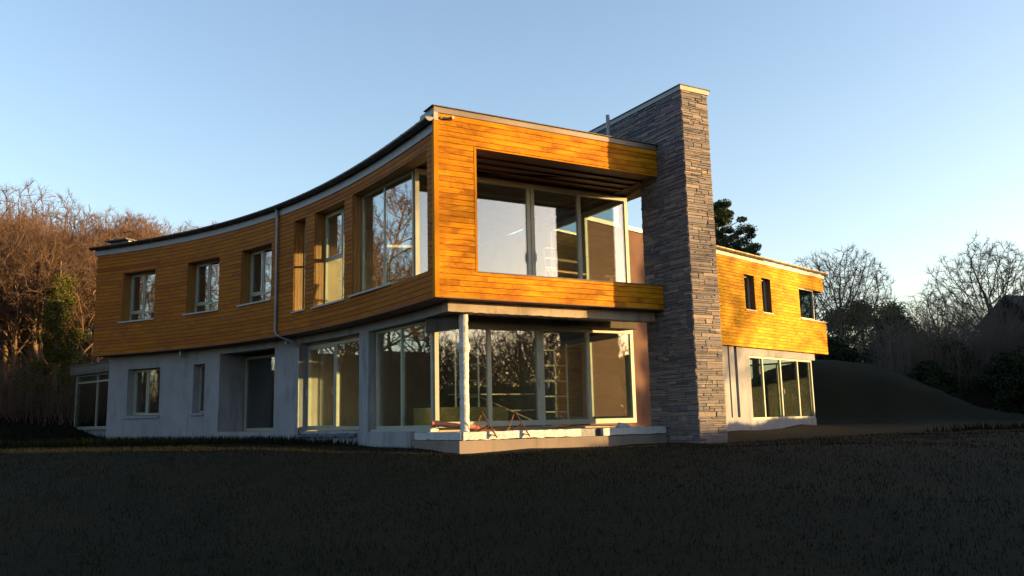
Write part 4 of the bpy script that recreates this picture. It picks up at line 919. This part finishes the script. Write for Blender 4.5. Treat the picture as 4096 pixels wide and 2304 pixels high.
# the wood left of the house
WOOD = 'bare trees in the wood beyond the curved wall'
tops = [(-700, 700), (-300, 800), (0, 850), (120, 855), (260, 868), (400, 855), (560, 870), (700, 888), (860, 908), (1000, 960)]
def topy(px): return float(np.interp(px, [a for a, _ in tops], [b for _, b in tops]))
for i in range(86):
    D = rt.uniform(40, 82) if i % 3 else rt.uniform(38, 48); px = rt.uniform(-160, 880) if i % 2 else rt.uniform(380, 880)
    if D < 47 and px > 380: px = rt.uniform(-160, 380)
    x, y = at(px, D); zt_ = zat(px, topy(px) + rt.uniform(0, 110) * (1 if D > 47 else 1.6), D); h = zt_ - float(gz(x, y)) + .15
    bins = [(100, 'bare tree at the left edge of the wood, left of the ivy-clad tree'), (240, 'bare tree beside the ivy-clad tree in the left wood'), (380, 'bare tree between the ivy-clad tree and the end of the house'), (520, 'bare crown above the far end of the curved gutter'), (660, 'bare crown above the roof between the first two upper windows'), (2000, 'bare crown showing above the roof near the third small upper window')]
    lab = next(l for a, l in bins if px < a)
    if D > 60: lab = lab.replace('bare ', 'distant bare ')
    plant(f'warm{rt.randrange(4)}', x, y, max(h, 6), lab, group=lab.replace('bare tree', 'bare trees').replace('bare crown', 'bare crowns'), rz=rt.uniform(0, 6.28), sx=rt.uniform(.8, 1.05))
for px, ty, D, k, lab in ((185, 772, 50, 'warm3', 'taller bare tree standing above the wood over the ivy-clad tree'), (30, 735, 46, 'warm1', 'tall bare tree near the left edge with its crown above the wood'), (415, 832, 68, 'warm3', 'round bare crown straight above the end parapet of the curved roof'), (500, 850, 74, 'warm1', 'second round bare crown above the curved gutter, right of the end parapet'), (585, 866, 72, 'warm3', 'wide bare crown above the first two small upper windows'), (745, 886, 80, 'warm1', 'small bare crown rising alone above the curved gutter'), (848, 890, 84, 'warm3', 'smallest and last bare crown above the curved gutter')):
    x, y = at(px, D); plant(k, x, y, zat(px, ty, D) - float(gz(x, y)) + .15, lab, rz=rt.uniform(0, 6), sx=1.0)
# trees outside the frame that the left windows mirror
for i in range(13):
    x = -27 - rt.uniform(0, 16); y = 18 + i * 2.3 + rt.uniform(-1, 1)
    if abs(x) < y * .62: x = -y * .64 - 2
    plant(f'warm{i % 4}', x, y, rt.uniform(8, 12.5), 'bare tree mirrored in the windows of the curved wall', group='trees mirrored in the curved wall windows', rz=rt.uniform(0, 6))
x, y = at(-190, 36); plant('warm3', x, y, 10.6, 'tall branching tree reaching in from the left edge of the photo', rz=2.1)
# brush under the wood
def brush(n, region, hgt, seed, lean=.5):
    g = np.random.default_rng(seed); x, y = region(g, n); z = gz(x, y); paths = []
    h = hgt * g.uniform(.4, 1.3, n); th = g.uniform(0, 2 * np.pi, n); ln = g.uniform(0, lean, n) * h
    for i in range(n):
        p0 = np.array([x[i], y[i], z[i] - .05]); e = np.array([math.cos(th[i]) * ln[i], math.sin(th[i]) * ln[i], h[i]]); mid = p0 + e * .5 + g.normal(0, .07, 3) * h[i]; p2 = p0 + e + g.normal(0, .05, 3) * h[i]
        r_ = .007 + .006 * g.random(); paths.append((np.array([p0, mid, p2]), np.array([r_ * 1.5, r_, r_ * .4]), 3))
        for k in range(4):
            t = g.uniform(.25, .95); s_ = p0 + (p2 - p0) * t; dd = g.normal(0, 1, 3); dd[2] = abs(dd[2]) * .6; dd /= np.linalg.norm(dd); q = s_ + dd * h[i] * .35
            paths.append((np.array([s_, (s_ + q) / 2 + g.normal(0, .02, 3), q]), np.array([r_ * .7, r_ * .5, r_ * .25]), 3))
    return tubes(paths)
def reg_left(g, n):
    D = g.uniform(35.5, 60, n); px = g.uniform(-250, 480, n); r_ = [at(a, b) for a, b in zip(px, D)]; return np.array([q[0] for q in r_]), np.array([q[1] for q in r_])
v, f = brush(5200, reg_left, 1.9, 5); link(npmesh('brush', v, f, M['twig_warm']), 'undergrowth', kind='stuff', label='tangled brown brambles and saplings under the wood')
# ivy-clad tree
def leaves(n, pts, size, seed, flat=.5):
    g = np.random.default_rng(seed); c = pts; n = len(c); a = g.normal(size=(n, 3)); a /= np.linalg.norm(a, axis=1, keepdims=True); b = np.cross(a, g.normal(size=(n, 3))); b /= np.linalg.norm(b, axis=1, keepdims=True)
    s = size * g.uniform(.6, 1.4, (n, 1)); V = np.stack([c - a * s, c - b * s * .55, c + a * s, c + b * s * .55], 1).reshape(-1, 3); return V, np.arange(n * 4).reshape(-1, 4), g.random(n)
def clumps(g, centers, rad, per, squash=.6):
    o = []
    for c, r_ in zip(centers, rad):
        d = g.normal(size=(per, 3)); d /= np.linalg.norm(d, axis=1, keepdims=True); d *= (g.random((per, 1)) ** .35) * r_; d[:, 2] *= squash; o.append(c + d)
    return np.concatenate(o)
x, y = at(205, 37.2); g = np.random.default_rng(8); hh = zat(205, 1125, 37.2) - float(gz(x, y))
root = empty('ivy_clad_tree', (x, y, float(gz(x, y))), 'tree trunk thick with sunlit yellow-green ivy in the left wood', 'tree')
cen = [np.array([g.normal(0, .30 + .25 * (1 - t)), g.normal(0, .4), t * hh]) for t in np.linspace(.0, 1, 70)]
v, f, t_ = leaves(0, clumps(g, cen, g.uniform(.25, .65, 70), 480, .9), .034, 3); link(npmesh('foliage', v, f, M['ivy'], t_), 'foliage', root)
v, f = tubes([(np.array([[0, 0, -.2], [.05, 0, hh * .5], [-.02, .03, hh * 1.15]]), np.array([.16, .12, .04]), 8)]); link(npmesh('trunk', v, f, M['bark_warm'], None, True), 'trunk', root)

# right-hand background
x, y = at(3405, 62); h = zat(3405, 985, 62) - float(gz(x, y)); plant('dome', x, y, h, 'large spreading bare tree just right of the wing', rz=.6, sx=1.0)
x, y = at(4020, 58); h = zat(4020, 945, 58) - float(gz(x, y)); plant('dome2', x, y, h, 'tall bare tree at the right edge of the photo', rz=3.4, sx=.95)
x, y = at(3800, 56); h = zat(3800, 1140, 56) - float(gz(x, y)); plant('dome2', x, y, h, 'shorter bare tree left of the tall one at the right edge', rz=5, sx=1.05)
x, y = at(3230, 70); h = zat(3210, 1045, 70) - float(gz(x, y)); plant('ash', x, y, h, 'small bare tree showing above the wing gutter', rz=4, sx=1.2)
for px, ty, D in ((3700, 1210, 60), (3900, 1170, 54), (4090, 1120, 52), (4010, 1200, 50), (3640, 1250, 64)):
    x, y = at(px, D); h = zat(px, ty, D) - float(gz(x, y)); plant('bushg', x, y, h, 'bushy bare thicket tree beside the dark evergreen on the right', group='bare thicket at the right', rz=rt.uniform(0, 6), sx=rt.uniform(.9, 1.2), name='thicket_tree')
def reg_right(g, n):
    D = g.uniform(48, 60, n); px = g.uniform(3560, 4250, n); r_ = [at(a, b) for a, b in zip(px, D)]; return np.array([q[0] for q in r_]), np.array([q[1] for q in r_])
v, f = brush(6000, reg_right, 4.6, 6, .35); link(npmesh('brush_right', v, f, M['twig_grey']), 'thicket', kind='stuff', label='dark brown thicket on the right behind the bank')
def evergreen(px, D, top, wpx, material, label, seed, name='evergreen_bush', per=420, nc=60, leaf=.08, group=None, bottom=None):
    x, y = at(px, D); z0 = float(gz(x, y)); hh = zat(px, top, D) - z0; w = wpx / FPX * D / 2; g = np.random.default_rng(seed)
    root = empty(name, (x, y, z0 - .1), label, 'bush' if 'bush' in name else 'tree', group); cen = []
    for i in range(nc):
        t = g.random() ** .8; a = g.uniform(0, 6.28); r_ = w * math.sqrt(max(.05, 1 - (2 * t - .75) ** 2 * .9)) * g.uniform(.2, .9); cen.append(np.array([math.cos(a) * r_, math.sin(a) * r_ * .8, hh * (.06 + t * .84)]))
    v, f, t_ = leaves(0, clumps(g, cen, g.uniform(.1, .26, nc) * hh * .8, per, .55), leaf, seed); link(npmesh('foliage', v, f, material, t_), 'foliage', root)
    v, f = tubes([(np.array([[0, 0, -.2], [.05, 0, hh * .4], [.0, .03, hh * .8]]), np.array([.03, .02, .008]) * hh, 8)]); link(npmesh('trunk', v, f, M['bark_grey'], None, True), 'trunk', root); return root
evergreen(3620, 54, 1240, 330, M['evergreen'], 'large dark evergreen bush right of the spreading bare tree', 21, nc=60)
evergreen(3350, 56, 1330, 300, M['evergreen'], 'dark evergreen bush at the foot of the spreading bare tree', 22, nc=80)
evergreen(3480, 72, 1180, 200, M['conifer'], 'olive-green conifer behind the spreading bare tree', 23, 'conifer_tree', 300, 55, .09)
evergreen(3600, 74, 1175, 170, M['conifer'], 'olive-green conifer above the large dark bush', 24, 'conifer_tree', 260, 45, .09)
evergreen(3385, 74, 1215, 130, M['conifer'], 'smaller olive-green conifer just right of the wing parapet', 25, 'conifer_tree', 260, 45, .09)
evergreen(3820, 50, 1330, 300, M['evergreen'], 'dark evergreen bush in the thicket on the right', 26, nc=70)
evergreen(4060, 46, 1400, 260, M['evergreen'], 'dark evergreen bush low at the right edge', 27, nc=70)
evergreen(3730, 47, 1430, 200, M['evergreen'], 'low dark bush at the end of the grass bank', 28, nc=60)
# Scots pines
def pine(px, D, top, left, right, bot, label, seed, nc):
    g = np.random.default_rng(seed); xc = (left + right) / 2; x, y = at(xc, D); z0 = float(gz(x, y)); zt_ = zat(xc, top, D) - z0; zb = zat(xc, bot, D) - z0; w = (right - left) / FPX * D / 2
    root = empty('scots_pine', (x, y, z0), label, 'tree'); cen = []; paths = [(np.array([[0, 0, -.2], [.2, 0, zb], [.0, .1, zt_ * .9]]), np.array([.35, .28, .08]), 8)]
    for i in range(nc):
        t = g.random(); a = g.uniform(0, 6.28); r_ = w * (1 - .7 * t ** 3) * g.uniform(.15, 1.0); c = np.array([math.cos(a) * r_, math.sin(a) * r_, zb + (zt_ - zb) * t - .25 * r_ / w]); cen.append(c)
        s_ = np.array([.1, 0, max(c[2] - r_ * .5, zb * .8)]); paths.append((np.array([s_, (s_ + c) / 2 + np.array([0, 0, .2]), c]), np.array([.08, .05, .02]), 5))
    v, f, t_ = leaves(0, clumps(g, cen, g.uniform(.35, .85, nc), 330, .55), .085, seed); link(npmesh('foliage', v, f, M['pine'], t_), 'foliage', root)
    v, f = tubes(paths); link(npmesh('trunk', v, f, M['bark_warm'], None, True), 'trunk', root)
pine(2890, 75, 815, 2740, 3085, 1150, 'tall dark Scots pine rising behind the slate wall', 31, 150)
pine(3040, 80, 1003, 2960, 3112, 1130, 'lower dark pine top showing above the wing gutter', 32, 28)
# distant house at the right edge
x, y = at(4330, 66); hz = float(gz(x, y)); root = empty('neighbour_house', (x, y, hz), 'dark gabled house half hidden by the thicket at the right edge', 'house', rz=.25)
wz = zat(4100, 1300, 66) - hz; rz_ = zat(4150, 1195, 66) - hz; m_ = MB(); m_.box(-5.5, 5.5, -3, 3, -.5, wz, M['roofing']); m_.build('wall', root)
m_ = MB()
for sg in (-1, 1): m_.hexa([(-5.9, 3.3 * sg, wz - .1), (5.9, 3.3 * sg, wz - .1), (5.9, 0, rz_), (-5.9, 0, rz_), (-5.9, 3.3 * sg, wz + .05), (5.9, 3.3 * sg, wz + .05), (5.9, 0, rz_ + .15), (-5.9, 0, rz_ + .15)], M['roofing'])
m_.build('roof', root)
# sunward trees outside the frame: they dapple the facades and show in the glass
SUNW = [(46, 14.3, 15, 'tall'), (58, 27.5, 14, 'tall'), (50, 37.6, 15, 'tall'), (56, 39.5, 15, 'dome')]
for i, (x, y, h, k) in enumerate(SUNW): plant(k, x, y, h, 'bare tree on the sunny side casting dappled shade on the boards', group='sunward trees', rz=i * 1.3)
for i in range(18):
    a = R(-19 - (i % 9) * 3.2 - rt.random() * 2); d = rt.uniform(24, 30) if i < 9 else rt.uniform(32, 42); x = 2 + d * math.cos(a); y = 19 + d * math.sin(a)
    plant(['thin', 'thin', 'dome2', 'thin'][i % 4], x, y, rt.uniform(6.5, 8.5), 'bare tree mirrored in the lower sliding glazing', group='trees mirrored in the lower glazing', rz=i * .9, sx=1.2)

g = np.random.default_rng(60); cen = [np.array([g.normal(0, .2) * (1.1 - t * .7), g.normal(0, .2) * (1.1 - t * .7), t]) for t in g.random(120)]
v, f, t_ = leaves(0, clumps(g, cen, g.uniform(.06, .13, 120), 170, .6), .016, 80); EF = npmesh('foliage', v, f, M['evergreen'], t_)
v, f = tubes([(np.array([[0, 0, -.02], [.005, 0, .4], [.0, .003, .8]]), np.array([.03, .02, .005]), 8)]); ET = npmesh('trunk', v, f, M['bark_grey'], None, True)
for i, (x, y, h) in enumerate(((29, 43, 5.5), (33.5, 44.5, 8), (38, 46, 11), (42, 50, 13), (31, 49, 7), (27.5, 39.8, 3.4), (45, 45.5, 14), (47, 50, 15), (49, 55, 16), (51, 60, 16), (53, 65, 17), (56, 71, 17), (60, 77, 18), (48, 42.5, 12), (36, 41.8, 7), (41, 41, 8), (30, 40.6, 3.5), (35, 41, 4.6), (48, 26.0, 9.5))):  # unseen evergreens added beyond the frame; they shade bank, left wood and red-brown wall
    root = empty('shade_evergreen', (x, y, float(gz(x, y))), 'unseen dark evergreen beyond the right edge, mirrored in the wing glazing and added for shade', 'tree', 'evergreens mirrored in the wing', i * 1.1); root.scale = (h * .8, h * .8, h)
    if i == 18: root.scale = (3.6, 3.6, h); root['label'] = 'narrow unseen evergreen added on the sunny side to shade the red-brown wall'; root['group'] = 'added sunward evergreen'  # squeezed narrow, added to keep sun off that wall
    link(EF, 'foliage', root); link(ET, 'trunk', root)
def reg_off(g, n): return g.uniform(-46, -23, n), g.uniform(8, 36, n)
v, f = brush(3500, reg_off, 3.2, 15); link(npmesh('brush_off', v, f, M['twig_warm']), 'undergrowth', kind='stuff', label='brown saplings left of the frame mirrored in the lower windows')
for i, (x, y, h) in enumerate(((-24, 32.5, 13), (-28, 37.5, 14), (-32, 39, 10), (-25, 27, 11), (-31, 33, 9), (-34, 44, 11))):
    plant(f'warm{i % 4}', x, y, h, 'bare tree just outside the left edge mirrored in the big corner window', group='trees mirrored in the corner window', rz=i * 1.1, sx=1.25)

# added hedge outside the frame, its top shaped to keep sun off the lawn
g = np.random.default_rng(90)
root = empty('lawn_shade_hedge', (27, 12, float(gz(27, 12))), 'unseen dark hedge added right of the lawn to shade it, mirrored low in the terrace glazing', 'hedge')
n = 120000; hy = g.uniform(-14, 46, n); top = np.interp(hy, [-14, 9.3, 11, 15.2, 16, 20, 26, 37.3, 38.6, 46], [2.1, 2.1, 3.4, 3.4, 1.75, 1.75, 1.55, 1.35, 2.3, 2.8]) + .10 * np.sin(hy * 2.1); z0 = gz(np.full(n, 27.), hy)
pts = np.c_[g.uniform(-.7, .7, n), hy - 12, z0 - float(gz(27, 12)) + (top - z0) * g.random(n) ** .8]
v, f, t_ = leaves(0, pts, .13, 91); link(npmesh('foliage', v, f, M['evergreen'], t_), 'foliage', root)
